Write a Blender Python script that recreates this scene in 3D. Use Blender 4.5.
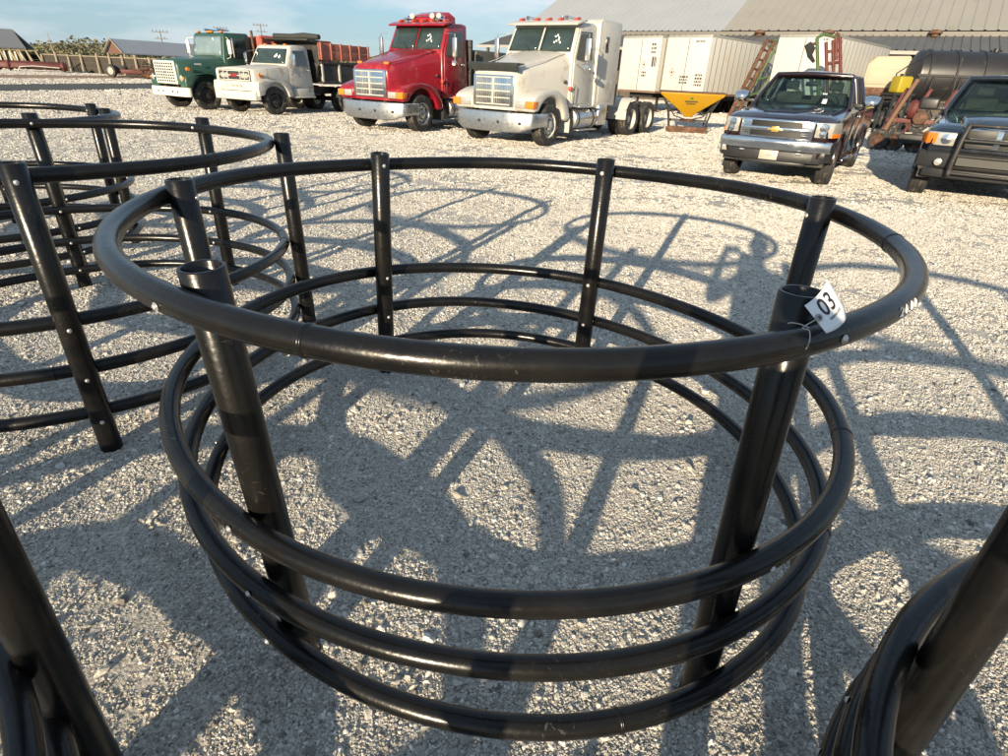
import bpy, bmesh, math, random
import numpy as np
from mathutils import Vector, Matrix

for o in list(bpy.data.objects):
    bpy.data.objects.remove(o)
scene = bpy.context.scene
COL = scene.collection
R = math.radians

# ------------------------------------------------------------------ camera
PITCH, ROLL, CAMH = 0.49624, 0.0451, 1.6
cd = bpy.data.cameras.new('camera')
cam = bpy.data.objects.new('camera', cd)
COL.objects.link(cam)
fw = Vector((0, math.cos(PITCH), -math.sin(PITCH)))
up0 = Vector((0, math.sin(PITCH), math.cos(PITCH)))
rt0 = Vector((1, 0, 0))
rt = math.cos(ROLL) * rt0 + math.sin(ROLL) * up0
up = -math.sin(ROLL) * rt0 + math.cos(ROLL) * up0
m = Matrix((rt, up, -fw)).transposed().to_4x4()
m.translation = Vector((0, 0, CAMH))
cam.matrix_world = m
cd.sensor_width = 36.0
cd.lens = 557.65 / 1008 * 36
cd.clip_start = 0.02
cd.clip_end = 5000
scene.camera = cam

# ------------------------------------------------------------------ light
SUN_TO = Vector((-0.358, -0.906, 0.2265)).normalized()      # towards the sun
ELEV = math.asin(SUN_TO.z)
AZ = math.atan2(SUN_TO.x, SUN_TO.y)
world = bpy.data.worlds.new('World')
scene.world = world
world.use_nodes = True
nt = world.node_tree
nt.nodes.clear()
wo = nt.nodes.new('ShaderNodeOutputWorld')
bg = nt.nodes.new('ShaderNodeBackground')
sky = nt.nodes.new('ShaderNodeTexSky')
sky.sky_type = 'NISHITA'
sky.sun_disc = False
sky.sun_elevation = ELEV
sky.sun_rotation = AZ % (2 * math.pi)
sky.air_density = 1.0
sky.dust_density = 0.15
sky.ozone_density = 3.0
# thin streaky clouds
tc = nt.nodes.new('ShaderNodeTexCoord')
mp = nt.nodes.new('ShaderNodeMapping')
mp.inputs['Scale'].default_value = (1.6, 1.6, 9.0)
mp.inputs['Rotation'].default_value = (0.05, 0.06, 0.3)
nz = nt.nodes.new('ShaderNodeTexNoise')
nz.inputs['Scale'].default_value = 2.3
nz.inputs['Detail'].default_value = 7
nz.inputs['Roughness'].default_value = 0.58
nz.inputs['Distortion'].default_value = 0.35
cr = nt.nodes.new('ShaderNodeValToRGB')
cr.color_ramp.elements[0].position = 0.42
cr.color_ramp.elements[0].color = (0, 0, 0, 1)
cr.color_ramp.elements[1].position = 0.70
cr.color_ramp.elements[1].color = (0.75, 0.75, 0.75, 1)
mx = nt.nodes.new('ShaderNodeMixRGB')
mx.inputs[2].default_value = (4.9, 5.1, 5.3, 1)
L = nt.links.new
L(tc.outputs['Generated'], mp.inputs['Vector'])
L(mp.outputs['Vector'], nz.inputs['Vector'])
L(nz.outputs['Fac'], cr.inputs['Fac'])
L(cr.outputs['Color'], mx.inputs['Fac'])
hz = nt.nodes.new('ShaderNodeSeparateXYZ')
L(tc.outputs['Generated'], hz.inputs[0])
hr = nt.nodes.new('ShaderNodeMapRange')
hr.inputs['From Min'].default_value = 0.0
hr.inputs['From Max'].default_value = 0.30
hr.inputs['To Min'].default_value = 0.80
hr.inputs['To Max'].default_value = 0.35
hm = nt.nodes.new('ShaderNodeMixRGB')
hm.inputs[2].default_value = (1.75, 2.75, 3.6, 1)
L(hz.outputs['Z'], hr.inputs['Value'])
L(hr.outputs['Result'], hm.inputs['Fac'])
L(sky.outputs['Color'], hm.inputs[1])
L(hm.outputs['Color'], mx.inputs[1])
L(mx.outputs['Color'], bg.inputs['Color'])
L(bg.outputs['Background'], wo.inputs['Surface'])
bg.inputs['Strength'].default_value = 0.085

sd = bpy.data.lights.new('sun', 'SUN')
sd.energy = 4.1
sd.angle = R(0.53)
sd.color = (1.0, 0.825, 0.585)
sun = bpy.data.objects.new('sun', sd)
COL.objects.link(sun)
sun.rotation_euler = SUN_TO.to_track_quat('Z', 'Y').to_euler()
sun.location = SUN_TO * 60

scene.view_settings.view_transform = 'Standard'
scene.view_settings.look = 'None'
scene.view_settings.gamma = 1
scene.view_settings.use_curve_mapping = False
scene.view_settings.exposure = 1.08
scene.render.engine = 'CYCLES'
scene.render.resolution_x = 1024
scene.render.resolution_y = 768


# ------------------------------------------------------------------ helpers
def pix(u, v, Y):
    """photograph direction -> a place at forward distance Y"""
    d = fw + rt * (u - 504) / 557.65 + up * (378 - v) / 557.65
    return Vector((0, 0, CAMH)) + d * (Y / d.y)


def grd(u, v, z=0.0):
    d = fw + rt * (u - 504) / 557.65 + up * (378 - v) / 557.65
    return Vector((0, 0, CAMH)) + d * ((z - CAMH) / d.z)


MATS = {}


def mat(name, col, rough=0.5, metal=0.0, var=0.15, vscale=6.0, bump=0.0, bscale=60.0,
        col2=None, c2amt=0.0, c2scale=3.0, spec=0.5, coat=0.0, streak=None):
    """procedural painted / worn material; col2 = rust, dirt or scuffs with their own shape"""
    if name in MATS:
        return MATS[name]
    ma = bpy.data.materials.new(name)
    ma.use_nodes = True
    t = ma.node_tree
    b = t.nodes['Principled BSDF']
    N = t.nodes.new
    K = t.links.new
    co = N('ShaderNodeTexCoord')
    n1 = N('ShaderNodeTexNoise')
    n1.inputs['Scale'].default_value = vscale
    n1.inputs['Detail'].default_value = 5
    K(co.outputs['Object'], n1.inputs['Vector'])
    m1 = N('ShaderNodeMixRGB')
    lo = [max(0, c * (1 - var)) for c in col]
    hi = [min(1, c * (1 + var)) for c in col]
    m1.inputs[1].default_value = (*lo, 1)
    m1.inputs[2].default_value = (*hi, 1)
    K(n1.outputs['Fac'], m1.inputs['Fac'])
    out = m1.outputs['Color']
    if col2 is not None:
        src = co.outputs['Object']
        if streak:
            mp_ = N('ShaderNodeMapping')
            mp_.inputs['Scale'].default_value = streak
            K(src, mp_.inputs['Vector'])
            src = mp_.outputs['Vector']
        n2 = N('ShaderNodeTexNoise')
        n2.inputs['Scale'].default_value = c2scale
        n2.inputs['Detail'].default_value = 8
        n2.inputs['Roughness'].default_value = 0.65
        K(src, n2.inputs['Vector'])
        r2 = N('ShaderNodeValToRGB')
        th = 0.72 - 0.44 * c2amt
        r2.color_ramp.elements[0].position = max(0, th - 0.05)
        r2.color_ramp.elements[1].position = min(1, th + 0.07)
        K(n2.outputs['Fac'], r2.inputs['Fac'])
        m2 = N('ShaderNodeMixRGB')
        m2.inputs[2].default_value = (*col2, 1)
        K(r2.outputs['Color'], m2.inputs['Fac'])
        K(out, m2.inputs[1])
        out = m2.outputs['Color']
    K(out, b.inputs['Base Color'])
    rr = N('ShaderNodeMapRange')
    rr.inputs['To Min'].default_value = max(0.02, rough - 0.1)
    rr.inputs['To Max'].default_value = min(1, rough + 0.12)
    K(n1.outputs['Fac'], rr.inputs['Value'])
    K(rr.outputs['Result'], b.inputs['Roughness'])
    b.inputs['Metallic'].default_value = metal
    b.inputs['Specular IOR Level'].default_value = spec
    b.inputs['Coat Weight'].default_value = coat
    if bump > 0:
        n3 = N('ShaderNodeTexNoise')
        n3.inputs['Scale'].default_value = bscale
        n3.inputs['Detail'].default_value = 6
        K(co.outputs['Object'], n3.inputs['Vector'])
        bp = N('ShaderNodeBump')
        bp.inputs['Strength'].default_value = bump
        bp.inputs['Distance'].default_value = 0.01
        K(n3.outputs['Fac'], bp.inputs['Height'])
        K(bp.outputs['Normal'], b.inputs['Normal'])
    MATS[name] = ma
    return ma


class MB:
    def __init__(s):
        s.v = []
        s.f = []

    def add(s, vs, fs):
        k = len(s.v)
        s.v += [tuple(p) for p in vs]
        s.f += [tuple(i + k for i in q) for q in fs]
        return s

    def box(s, x0, x1, y0, y1, z0, z1):
        return s.hexa([(x0, y0, z0), (x1, y0, z0), (x1, y1, z0), (x0, y1, z0),
                       (x0, y0, z1), (x1, y0, z1), (x1, y1, z1), (x0, y1, z1)])

    def hexa(s, p):
        return s.add(p, [(0, 3, 2, 1), (4, 5, 6, 7), (0, 1, 5, 4), (1, 2, 6, 5), (2, 3, 7, 6), (3, 0, 4, 7)])

    def ext(s, pts, axis, a, b):
        """extrude a 2-D polygon: axis 'x' (y,z), 'y' (x,z), 'z' (x,y)"""
        def P(p, h):
            return {'x': (h, p[0], p[1]), 'y': (p[0], h, p[1]), 'z': (p[0], p[1], h)}[axis]
        n = len(pts)
        vs = [P(p, a) for p in pts] + [P(p, b) for p in pts]
        fs = [tuple(range(n)), tuple(range(2 * n - 1, n - 1, -1))]
        fs += [(i, (i + 1) % n, (i + 1) % n + n, i + n) for i in range(n)]
        return s.add(vs, fs)

    def loft(s, rings, closed=True, caps=True):
        n = len(rings[0])
        vs = [p for r in rings for p in r]
        fs = []
        for i in range(len(rings) - 1):
            for j in range(n if closed else n - 1):
                k = (j + 1) % n
                fs.append((i * n + j, i * n + k, (i + 1) * n + k, (i + 1) * n + j))
        if caps and closed:
            fs.append(tuple(range(n - 1, -1, -1)))
            fs.append(tuple((len(rings) - 1) * n + j for j in range(n)))
        return s.add(vs, fs)

    def sym(s, secs):
        """sections (y, [(x,z) right half from bottom to top]) mirrored into a closed skin"""
        rings = []
        for y, h in secs:
            rr_ = [(x, y, z) for x, z in h] + [(-x, y, z) for x, z in reversed(h) if x > 1e-4]
            rings.append(rr_)
        return s.loft(rings)

    def tube(s, path, r, n=12, closed=False, caps=True, upv=(0, 0, 1)):
        P = [Vector(p) for p in path]
        k = len(P)
        rad = r if isinstance(r, (list, tuple)) else [r] * k
        rings = []
        u = None
        for i in range(k):
            if closed:
                t = P[(i + 1) % k] - P[(i - 1) % k]
            else:
                t = P[min(i + 1, k - 1)] - P[max(i - 1, 0)]
            t.normalize()
            if u is None:
                a = Vector(upv)
                if abs(t.dot(a)) > 0.95:
                    a = Vector((1, 0, 0))
                u = (a - t * a.dot(t)).normalized()
            else:
                u = (u - t * u.dot(t)).normalized()
            w = t.cross(u)
            rings.append([P[i] + (u * math.cos(2 * math.pi * j / n) + w * math.sin(2 * math.pi * j / n)) * rad[i] for j in range(n)])
        if closed:
            rings.append(rings[0])
            return s.loft(rings, True, False)
        return s.loft(rings, True, caps)

    def cyl(s, p0, p1, r0, r1=None, n=16, caps=True):
        return s.tube([p0, p1], [r0, r0 if r1 is None else r1], n, False, caps)

    def lathe(s, prof, o=(0, 0, 0), ax='z', n=24, sg=1):
        """profile (radius, height) turned about an axis through o"""
        rings = []
        for j in range(n):
            a = 2 * math.pi * j / n
            ring = []
            for r, h in prof:
                c, q = r * math.cos(a), r * math.sin(a)
                p = {'z': (c, q, sg * h), 'x': (sg * h, c, q), 'y': (c, sg * h, q)}[ax]
                ring.append((o[0] + p[0], o[1] + p[1], o[2] + p[2]))
            rings.append(ring)
        rings.append(rings[0])
        k = len(prof)
        vs = [p for r_ in rings[:-1] for p in r_]
        fs = []
        for j in range(n):
            j2 = (j + 1) % n
            for i in range(k - 1):
                fs.append((j * k + i, j2 * k + i, j2 * k + i + 1, j * k + i + 1))
        return s.add(vs, fs)

    def patch(s, c, nu=8, nv=6, bulge=(0, 0, 0), thick=0.0, inset=0.0, off=(0, 0, 0)):
        """bilinear patch c=[bl,br,tr,tl]; bulge added with a paraboloid profile"""
        c = [Vector(p) for p in c]
        bl, br, tr, tl = c
        vs = []
        bv = Vector(bulge)
        of = Vector(off)
        for j in range(nv + 1):
            for i in range(nu + 1):
                u_ = inset + (1 - 2 * inset) * i / nu
                v_ = inset + (1 - 2 * inset) * j / nv
                p = (bl * (1 - u_) + br * u_) * (1 - v_) + (tl * (1 - u_) + tr * u_) * v_
                p = p + bv * (1 - (2 * u_ - 1) ** 2) * (0.4 + 0.6 * (1 - (2 * v_ - 1) ** 2)) + of
                vs.append(p)
        fs = [(j * (nu + 1) + i, j * (nu + 1) + i + 1, (j + 1) * (nu + 1) + i + 1, (j + 1) * (nu + 1) + i)
              for j in range(nv) for i in range(nu)]
        return s.add(vs, fs)

    def build(s, name, ma, parent=None, bevel=0.0, seg=2, smooth=40, loc=None, rot=None, fix=True, solid=0.0):
        me = bpy.data.meshes.new(name)
        me.from_pydata(s.v, [], s.f)
        if fix or bevel:
            bm = bmesh.new()
            bm.from_mesh(me)
            if fix:
                bmesh.ops.recalc_face_normals(bm, faces=bm.faces)
            if bevel:
                bmesh.ops.remove_doubles(bm, verts=bm.verts, dist=1e-5)
                es = [e for e in bm.edges if len(e.link_faces) == 2 and e.calc_face_angle(0) > R(28)]
                bmesh.ops.bevel(bm, geom=es, offset=bevel, segments=seg, affect='EDGES', profile=0.5, clamp_overlap=True)
            bm.to_mesh(me)
            bm.free()
        if smooth:
            me.shade_smooth()
            me.set_sharp_from_angle(angle=R(smooth))
        ob = bpy.data.objects.new(name, me)
        me.materials.append(ma)
        COL.objects.link(ob)
        if parent is not None:
            ob.parent = parent
        if loc is not None:
            ob.location = loc
        if rot is not None:
            ob.rotation_euler = rot
        if solid:
            md = ob.modifiers.new('solid', 'SOLIDIFY')
            md.thickness = solid
            md.offset = 0
        return ob


def cut(ob, cutters):
    """boolean away closed cutter shapes and keep only the result"""
    me = bpy.data.meshes.new('cutter')
    me.from_pydata(cutters.v, [], cutters.f)
    bm = bmesh.new()
    bm.from_mesh(me)
    bmesh.ops.recalc_face_normals(bm, faces=bm.faces)
    bm.to_mesh(me)
    bm.free()
    co = bpy.data.objects.new('cutter', me)
    COL.objects.link(co)
    pm = ob.parent
    ob.parent = None
    md = ob.modifiers.new('cut', 'BOOLEAN')
    md.operation = 'DIFFERENCE'
    md.solver = 'EXACT'
    md.object = co
    dg = bpy.context.evaluated_depsgraph_get()
    nm = bpy.data.meshes.new_from_object(ob.evaluated_get(dg))
    ob.modifiers.remove(md)
    ob.data = nm
    nm.shade_smooth()
    nm.set_sharp_from_angle(angle=R(38))
    ob.parent = pm
    bpy.data.objects.remove(co)
    return ob


def thing(name, label, cat, loc=(0, 0, 0), rotz=0.0, group=None):
    o = bpy.data.objects.new(name, None)
    o.empty_display_size = 0.2
    COL.objects.link(o)
    o.location = loc
    o.rotation_euler = (0, 0, rotz)
    o['label'] = label
    o['category'] = cat
    if group:
        o['group'] = group
    return o


def tag(o, label=None, cat=None, group=None, kind=None):
    if label:
        o['label'] = label
    if cat:
        o['category'] = cat
    if group:
        o['group'] = group
    if kind:
        o['kind'] = kind
    return o


def link_copy(o, parent, loc=None, rot=None):
    c = o.copy()
    COL.objects.link(c)
    c.parent = parent
    if loc is not None:
        c.location = loc
    if rot is not None:
        c.rotation_euler = rot
    return c


random.seed(7)
rng = np.random.default_rng(11)

# ------------------------------------------------------------------ ground
def axis_lines(lo, hi, fine, far):
    a = list(np.arange(lo, hi + 1e-6, fine))
    s, x = fine, hi
    while x < far:
        s *= 1.35
        x += s
        a.append(x)
    s, x = fine, lo
    while x > -far:
        s *= 1.35
        x -= s
        a.insert(0, x)
    return np.array(a)


def hgt(x, y):
    """gentle unevenness of the packed yard, in metres"""
    a = (0.006 * np.sin(x * 2.1 + 1.3 * np.sin(y * 1.1)) + 0.005 * np.sin(y * 2.7 + x * 0.9) +
         0.004 * np.sin(x * 5.3 - y * 4.1) + 0.003 * np.sin(x * 9.1 + y * 7.3 + 1.0) + 0.0025 * np.sin(y * 13.0 - x * 11.0))
    return a - 0.004


gx = axis_lines(-6.0, 6.0, 0.07, 2500)
gy = axis_lines(-0.6, 9.0, 0.07, 2500)
GX, GY = np.meshgrid(gx, gy)
fade = np.clip(1 - (np.hypot(GX, GY) - 10) / 30, 0, 1)
GZ = hgt(GX, GY) * fade
nx, ny = len(gx), len(gy)
me = bpy.data.meshes.new('ground')
vs = np.stack([GX, GY, GZ], -1).reshape(-1, 3)
ii = np.arange(nx * ny).reshape(ny, nx)
fs = np.stack([ii[:-1, :-1], ii[:-1, 1:], ii[1:, 1:], ii[1:, :-1]], -1).reshape(-1, 4)
me.from_pydata(vs.tolist(), [], fs.tolist())
me.shade_smooth()
ground = bpy.data.objects.new('ground', me)
COL.objects.link(ground)
tag(ground, 'pale crushed limestone gravel yard', None, None, 'structure')


def ground_material():
    ma = bpy.data.materials.new('limestone_yard')
    ma.use_nodes = True
    t = ma.node_tree
    b = t.nodes['Principled BSDF']
    N, K = t.nodes.new, t.links.new
    co = N('ShaderNodeTexCoord')
    # coarse patches of dust and damp
    n1 = N('ShaderNodeTexNoise')
    n1.inputs['Scale'].default_value = 0.55
    n1.inputs['Detail'].default_value = 9
    n1.inputs['Roughness'].default_value = 0.62
    K(co.outputs['Object'], n1.inputs['Vector'])
    r1 = N('ShaderNodeValToRGB')
    e = r1.color_ramp.elements
    e[0].position, e[0].color = 0.30, (0.47, 0.445, 0.395, 1)
    e[1].position, e[1].color = 0.70, (0.60, 0.57, 0.51, 1)
    K(n1.outputs['Fac'], r1.inputs['Fac'])
    # individual chips
    v1 = N('ShaderNodeTexVoronoi')
    v1.inputs['Scale'].default_value = 120
    K(co.outputs['Object'], v1.inputs['Vector'])
    sp = N('ShaderNodeSeparateColor')
    K(v1.outputs['Color'], sp.inputs['Color'])
    r2 = N('ShaderNodeValToRGB')
    e = r2.color_ramp.elements
    e[0].position, e[0].color = 0.0, (0.50, 0.49, 0.47, 1)
    e[1].position, e[1].color = 1.0, (1.28, 1.27, 1.25, 1)
    e2 = r2.color_ramp.elements.new(0.35)
    e2.color = (0.92, 0.91, 0.9, 1)
    K(sp.outputs['Red'], r2.inputs['Fac'])
    mu = N('ShaderNodeMixRGB')
    mu.blend_type = 'MULTIPLY'
    mu.inputs['Fac'].default_value = 0.85
    K(r1.outputs['Color'], mu.inputs[1])
    K(r2.outputs['Color'], mu.inputs[2])
    # larger chips for the middle distance
    v2 = N('ShaderNodeTexVoronoi')
    v2.inputs['Scale'].default_value = 46
    K(co.outputs['Object'], v2.inputs['Vector'])
    sp2 = N('ShaderNodeSeparateColor')
    K(v2.outputs['Color'], sp2.inputs['Color'])
    mr = N('ShaderNodeMapRange')
    mr.inputs['To Min'].default_value = 0.72
    mr.inputs['To Max'].default_value = 1.18
    K(sp2.outputs['Green'], mr.inputs['Value'])
    mu2 = N('ShaderNodeMixRGB')
    mu2.blend_type = 'MULTIPLY'
    mu2.inputs['Fac'].default_value = 0.5
    K(mu.outputs['Color'], mu2.inputs[1])
    K(mr.outputs['Result'], mu2.inputs[2])
    K(mu2.outputs['Color'], b.inputs['Base Color'])
    b.inputs['Roughness'].default_value = 0.95
    b.inputs['Specular IOR Level'].default_value = 0.15
    bp = N('ShaderNodeBump')
    bp.inputs['Strength'].default_value = 1.0
    bp.inputs['Distance'].default_value = 0.014
    n5 = N('ShaderNodeTexNoise')
    n5.inputs['Scale'].default_value = 75
    n5.inputs['Detail'].default_value = 5
    n5.inputs['Roughness'].default_value = 0.6
    K(co.outputs['Object'], n5.inputs['Vector'])
    K(n5.outputs['Fac'], bp.inputs['Height'])
    n3 = N('ShaderNodeTexNoise')
    n3.inputs['Scale'].default_value = 180
    n3.inputs['Detail'].default_value = 4
    K(co.outputs['Object'], n3.inputs['Vector'])
    bp2 = N('ShaderNodeBump')
    bp2.inputs['Strength'].default_value = 0.5
    bp2.inputs['Distance'].default_value = 0.004
    K(n3.outputs['Fac'], bp2.inputs['Height'])
    K(bp.outputs['Normal'], bp2.inputs['Normal'])
    K(bp2.outputs['Normal'], b.inputs['Normal'])
    return ma


ground.data.materials.append(ground_material())


def stone_material():
    ma = bpy.data.materials.new('limestone_chip')
    ma.use_nodes = True
    t = ma.node_tree
    b = t.nodes['Principled BSDF']
    N, K = t.nodes.new, t.links.new
    oi = N('ShaderNodeObjectInfo')
    r = N('ShaderNodeValToRGB')
    e = r.color_ramp.elements
    e[0].position, e[0].color = 0.0, (0.16, 0.15, 0.135, 1)
    e[1].position, e[1].color = 1.0, (0.82, 0.80, 0.75, 1)
    for p_, c_ in ((0.1, (0.33, 0.31, 0.275)), (0.35, (0.47, 0.445, 0.395)), (0.7, (0.56, 0.53, 0.475)), (0.9, (0.66, 0.63, 0.575))):
        q = e.new(p_)
        q.color = (*c_, 1)
    at_ = N('ShaderNodeAttribute')
    at_.attribute_name = 'tone'
    ad_ = N('ShaderNodeMath')
    K(oi.outputs['Random'], ad_.inputs[0])
    K(at_.outputs['Fac'], ad_.inputs[1])
    fr_ = N('ShaderNodeMath')
    fr_.operation = 'FRACT'
    K(ad_.outputs[0], fr_.inputs[0])
    K(fr_.outputs[0], r.inputs['Fac'])
    co = N('ShaderNodeTexCoord')
    n = N('ShaderNodeTexNoise')
    n.inputs['Scale'].default_value = 2.5
    n.inputs['Detail'].default_value = 4
    K(co.outputs['Object'], n.inputs['Vector'])
    mr = N('ShaderNodeMapRange')
    mr.inputs['To Min'].default_value = 0.82
    mr.inputs['To Max'].default_value = 1.15
    K(n.outputs['Fac'], mr.inputs['Value'])
    mu = N('ShaderNodeMixRGB')
    mu.blend_type = 'MULTIPLY'
    mu.inputs['Fac'].default_value = 1
    K(r.outputs['Color'], mu.inputs[1])
    K(mr.outputs['Result'], mu.inputs[2])
    K(mu.outputs['Color'], b.inputs['Base Color'])
    b.inputs['Roughness'].default_value = 0.9
    b.inputs['Specular IOR Level'].default_value = 0.2
    return ma


STONE = stone_material()


def rock_group(name):
    """one node group: five chips made from noisy spheres, put on the points with size and turn from attributes"""
    g = bpy.data.node_groups.new(name, 'GeometryNodeTree')
    g.interface.new_socket('Geometry', in_out='INPUT', socket_type='NodeSocketGeometry')
    g.interface.new_socket('Geometry', in_out='OUTPUT', socket_type='NodeSocketGeometry')
    N, K = g.nodes.new, g.links.new
    gi, go = N('NodeGroupInput'), N('NodeGroupOutput')
    jn = N('GeometryNodeGeometryToInstance')
    for k in range(6):
        ico = N('GeometryNodeMeshIcoSphere')
        ico.inputs['Radius'].default_value = 1.0
        ico.inputs['Subdivisions'].default_value = 2
        po = N('GeometryNodeInputPosition')
        ad = N('ShaderNodeVectorMath')
        ad.operation = 'ADD'
        ad.inputs[1].default_value = (k * 7.1, k * 3.3, k * 5.7)
        nz_ = N('ShaderNodeTexNoise')
        nz_.inputs['Scale'].default_value = 1.05
        nz_.inputs['Detail'].default_value = 1.5
        K(po.outputs[0], ad.inputs[0])
        K(ad.outputs[0], nz_.inputs['Vector'])
        su = N('ShaderNodeVectorMath')
        su.operation = 'SUBTRACT'
        su.inputs[1].default_value = (0.5, 0.5, 0.5)
        K(nz_.outputs['Color'], su.inputs[0])
        sc = N('ShaderNodeVectorMath')
        sc.operation = 'SCALE'
        sc.inputs['Scale'].default_value = 2.1
        K(su.outputs[0], sc.inputs[0])
        spn = N('GeometryNodeSetPosition')
        K(ico.outputs['Mesh'], spn.inputs['Geometry'])
        K(sc.outputs[0], spn.inputs['Offset'])
        tr = N('GeometryNodeTransform')
        tr.inputs['Scale'].default_value = [(1.15, 0.8, 0.6), (1.0, 1.0, 0.55), (1.3, 0.75, 0.7), (0.95, 0.85, 0.75), (1.2, 0.95, 0.5), (1.0, 0.7, 0.65)][k]
        K(spn.outputs['Geometry'], tr.inputs['Geometry'])
        sm = N('GeometryNodeSetShadeSmooth')
        sm.inputs['Shade Smooth'].default_value = False
        K(tr.outputs['Geometry'], sm.inputs['Geometry'])
        mt = N('GeometryNodeSetMaterial')
        mt.inputs['Material'].default_value = STONE
        K(sm.outputs[0], mt.inputs['Geometry'])
        K(mt.outputs[0], jn.inputs[0])
    ip = N('GeometryNodeInstanceOnPoints')
    K(gi.outputs[0], ip.inputs['Points'])
    K(jn.outputs[0], ip.inputs['Instance'])
    ip.inputs['Pick Instance'].default_value = True

    def attr(nm, ty):
        a = N('GeometryNodeInputNamedAttribute')
        a.data_type = ty
        a.inputs['Name'].default_value = nm
        return a.outputs['Attribute']
    K(attr('pick', 'INT'), ip.inputs['Instance Index'])
    K(attr('turn', 'FLOAT_VECTOR'), ip.inputs['Rotation'])
    K(attr('size', 'FLOAT_VECTOR'), ip.inputs['Scale'])
    K(ip.outputs['Instances'], go.inputs[0])
    return g


def cluster_group(name):
    """handfuls of chips: sixteen stones of mean radius 1 strewn in a disc of radius 6.5, six different handfuls"""
    g = bpy.data.node_groups.new(name, 'GeometryNodeTree')
    g.interface.new_socket('Geometry', in_out='INPUT', socket_type='NodeSocketGeometry')
    g.interface.new_socket('Geometry', in_out='OUTPUT', socket_type='NodeSocketGeometry')
    N, K = g.nodes.new, g.links.new
    gi, go = N('NodeGroupInput'), N('NodeGroupOutput')
    jn = N('GeometryNodeGeometryToInstance')

    def rnd(ty, lo, hi, seed):
        q = N('FunctionNodeRandomValue')
        q.data_type = ty
        a, b = [k for k in q.inputs if k.enabled and k.name in ('Min', 'Max')]
        a.default_value, b.default_value = lo, hi
        [k for k in q.inputs if k.name == 'Seed'][0].default_value = seed
        return [k for k in q.outputs if k.enabled][0]
    for k in range(6):
        pt = N('GeometryNodePoints')
        pt.inputs['Count'].default_value = 16
        # polar position
        an = rnd('FLOAT', 0.0, 6.2832, k * 10 + 1)
        rd = rnd('FLOAT', 0.0, 42.0, k * 10 + 2)
        sq = N('ShaderNodeMath')
        sq.operation = 'SQRT'
        K(rd, sq.inputs[0])
        cs, sn = N('ShaderNodeMath'), N('ShaderNodeMath')
        cs.operation, sn.operation = 'COSINE', 'SINE'
        K(an, cs.inputs[0])
        K(an, sn.inputs[0])
        mx1, mx2 = N('ShaderNodeMath'), N('ShaderNodeMath')
        mx1.operation = mx2.operation = 'MULTIPLY'
        K(cs.outputs[0], mx1.inputs[0])
        K(sq.outputs[0], mx1.inputs[1])
        K(sn.outputs[0], mx2.inputs[0])
        K(sq.outputs[0], mx2.inputs[1])
        cb = N('ShaderNodeCombineXYZ')
        K(mx1.outputs[0], cb.inputs[0])
        K(mx2.outputs[0], cb.inputs[1])
        K(rnd('FLOAT', -0.1, 0.35, k * 10 + 3), cb.inputs[2])
        K(cb.outputs[0], pt.inputs['Position'])
        ico = N('GeometryNodeMeshIcoSphere')
        ico.inputs['Radius'].default_value = 1.0
        ico.inputs['Subdivisions'].default_value = 2
        ip = N('GeometryNodeInstanceOnPoints')
        K(pt.outputs[0], ip.inputs['Points'])
        K(ico.outputs['Mesh'], ip.inputs['Instance'])
        K(rnd('FLOAT_VECTOR', (-.5, -.5, 0), (.5, .5, 6.28), k * 10 + 4), ip.inputs['Rotation'])
        K(rnd('FLOAT_VECTOR', (.55, .5, .4), (1.7, 1.2, .95), k * 10 + 5), ip.inputs['Scale'])
        st = N('GeometryNodeStoreNamedAttribute')
        st.data_type = 'FLOAT'
        st.domain = 'INSTANCE'
        st.inputs['Name'].default_value = 'tone'
        K(ip.outputs[0], st.inputs['Geometry'])
        K(rnd('FLOAT', 0.0, 1.0, k * 10 + 6), [q for q in st.inputs if q.name == 'Value' and q.enabled][0])
        rl = N('GeometryNodeRealizeInstances')
        K(st.outputs[0], rl.inputs[0])
        # crush the spheres into chips
        po = N('GeometryNodeInputPosition')
        nz_ = N('ShaderNodeTexNoise')
        nz_.inputs['Scale'].default_value = 0.95
        nz_.inputs['Detail'].default_value = 1.5
        ad = N('ShaderNodeVectorMath')
        ad.operation = 'ADD'
        ad.inputs[1].default_value = (k * 17.1, k * 13.3, k * 5.7)
        K(po.outputs[0], ad.inputs[0])
        K(ad.outputs[0], nz_.inputs['Vector'])
        su = N('ShaderNodeVectorMath')
        su.operation = 'SUBTRACT'
        su.inputs[1].default_value = (0.5, 0.5, 0.5)
        K(nz_.outputs['Color'], su.inputs[0])
        sc = N('ShaderNodeVectorMath')
        sc.operation = 'SCALE'
        sc.inputs['Scale'].default_value = 1.9
        K(su.outputs[0], sc.inputs[0])
        spn = N('GeometryNodeSetPosition')
        K(rl.outputs[0], spn.inputs['Geometry'])
        K(sc.outputs[0], spn.inputs['Offset'])
        sm = N('GeometryNodeSetShadeSmooth')
        sm.inputs['Shade Smooth'].default_value = False
        K(spn.outputs['Geometry'], sm.inputs['Geometry'])
        mt = N('GeometryNodeSetMaterial')
        mt.inputs['Material'].default_value = STONE
        K(sm.outputs[0], mt.inputs['Geometry'])
        K(mt.outputs[0], jn.inputs[0])
    ip = N('GeometryNodeInstanceOnPoints')
    K(gi.outputs[0], ip.inputs['Points'])
    K(jn.outputs[0], ip.inputs['Instance'])
    ip.inputs['Pick Instance'].default_value = True

    def attr(nm, ty):
        a = N('GeometryNodeInputNamedAttribute')
        a.data_type = ty
        a.inputs['Name'].default_value = nm
        return a.outputs['Attribute']
    K(attr('pick', 'INT'), ip.inputs['Instance Index'])
    K(attr('turn', 'FLOAT_VECTOR'), ip.inputs['Rotation'])
    K(attr('size', 'FLOAT_VECTOR'), ip.inputs['Scale'])
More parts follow.
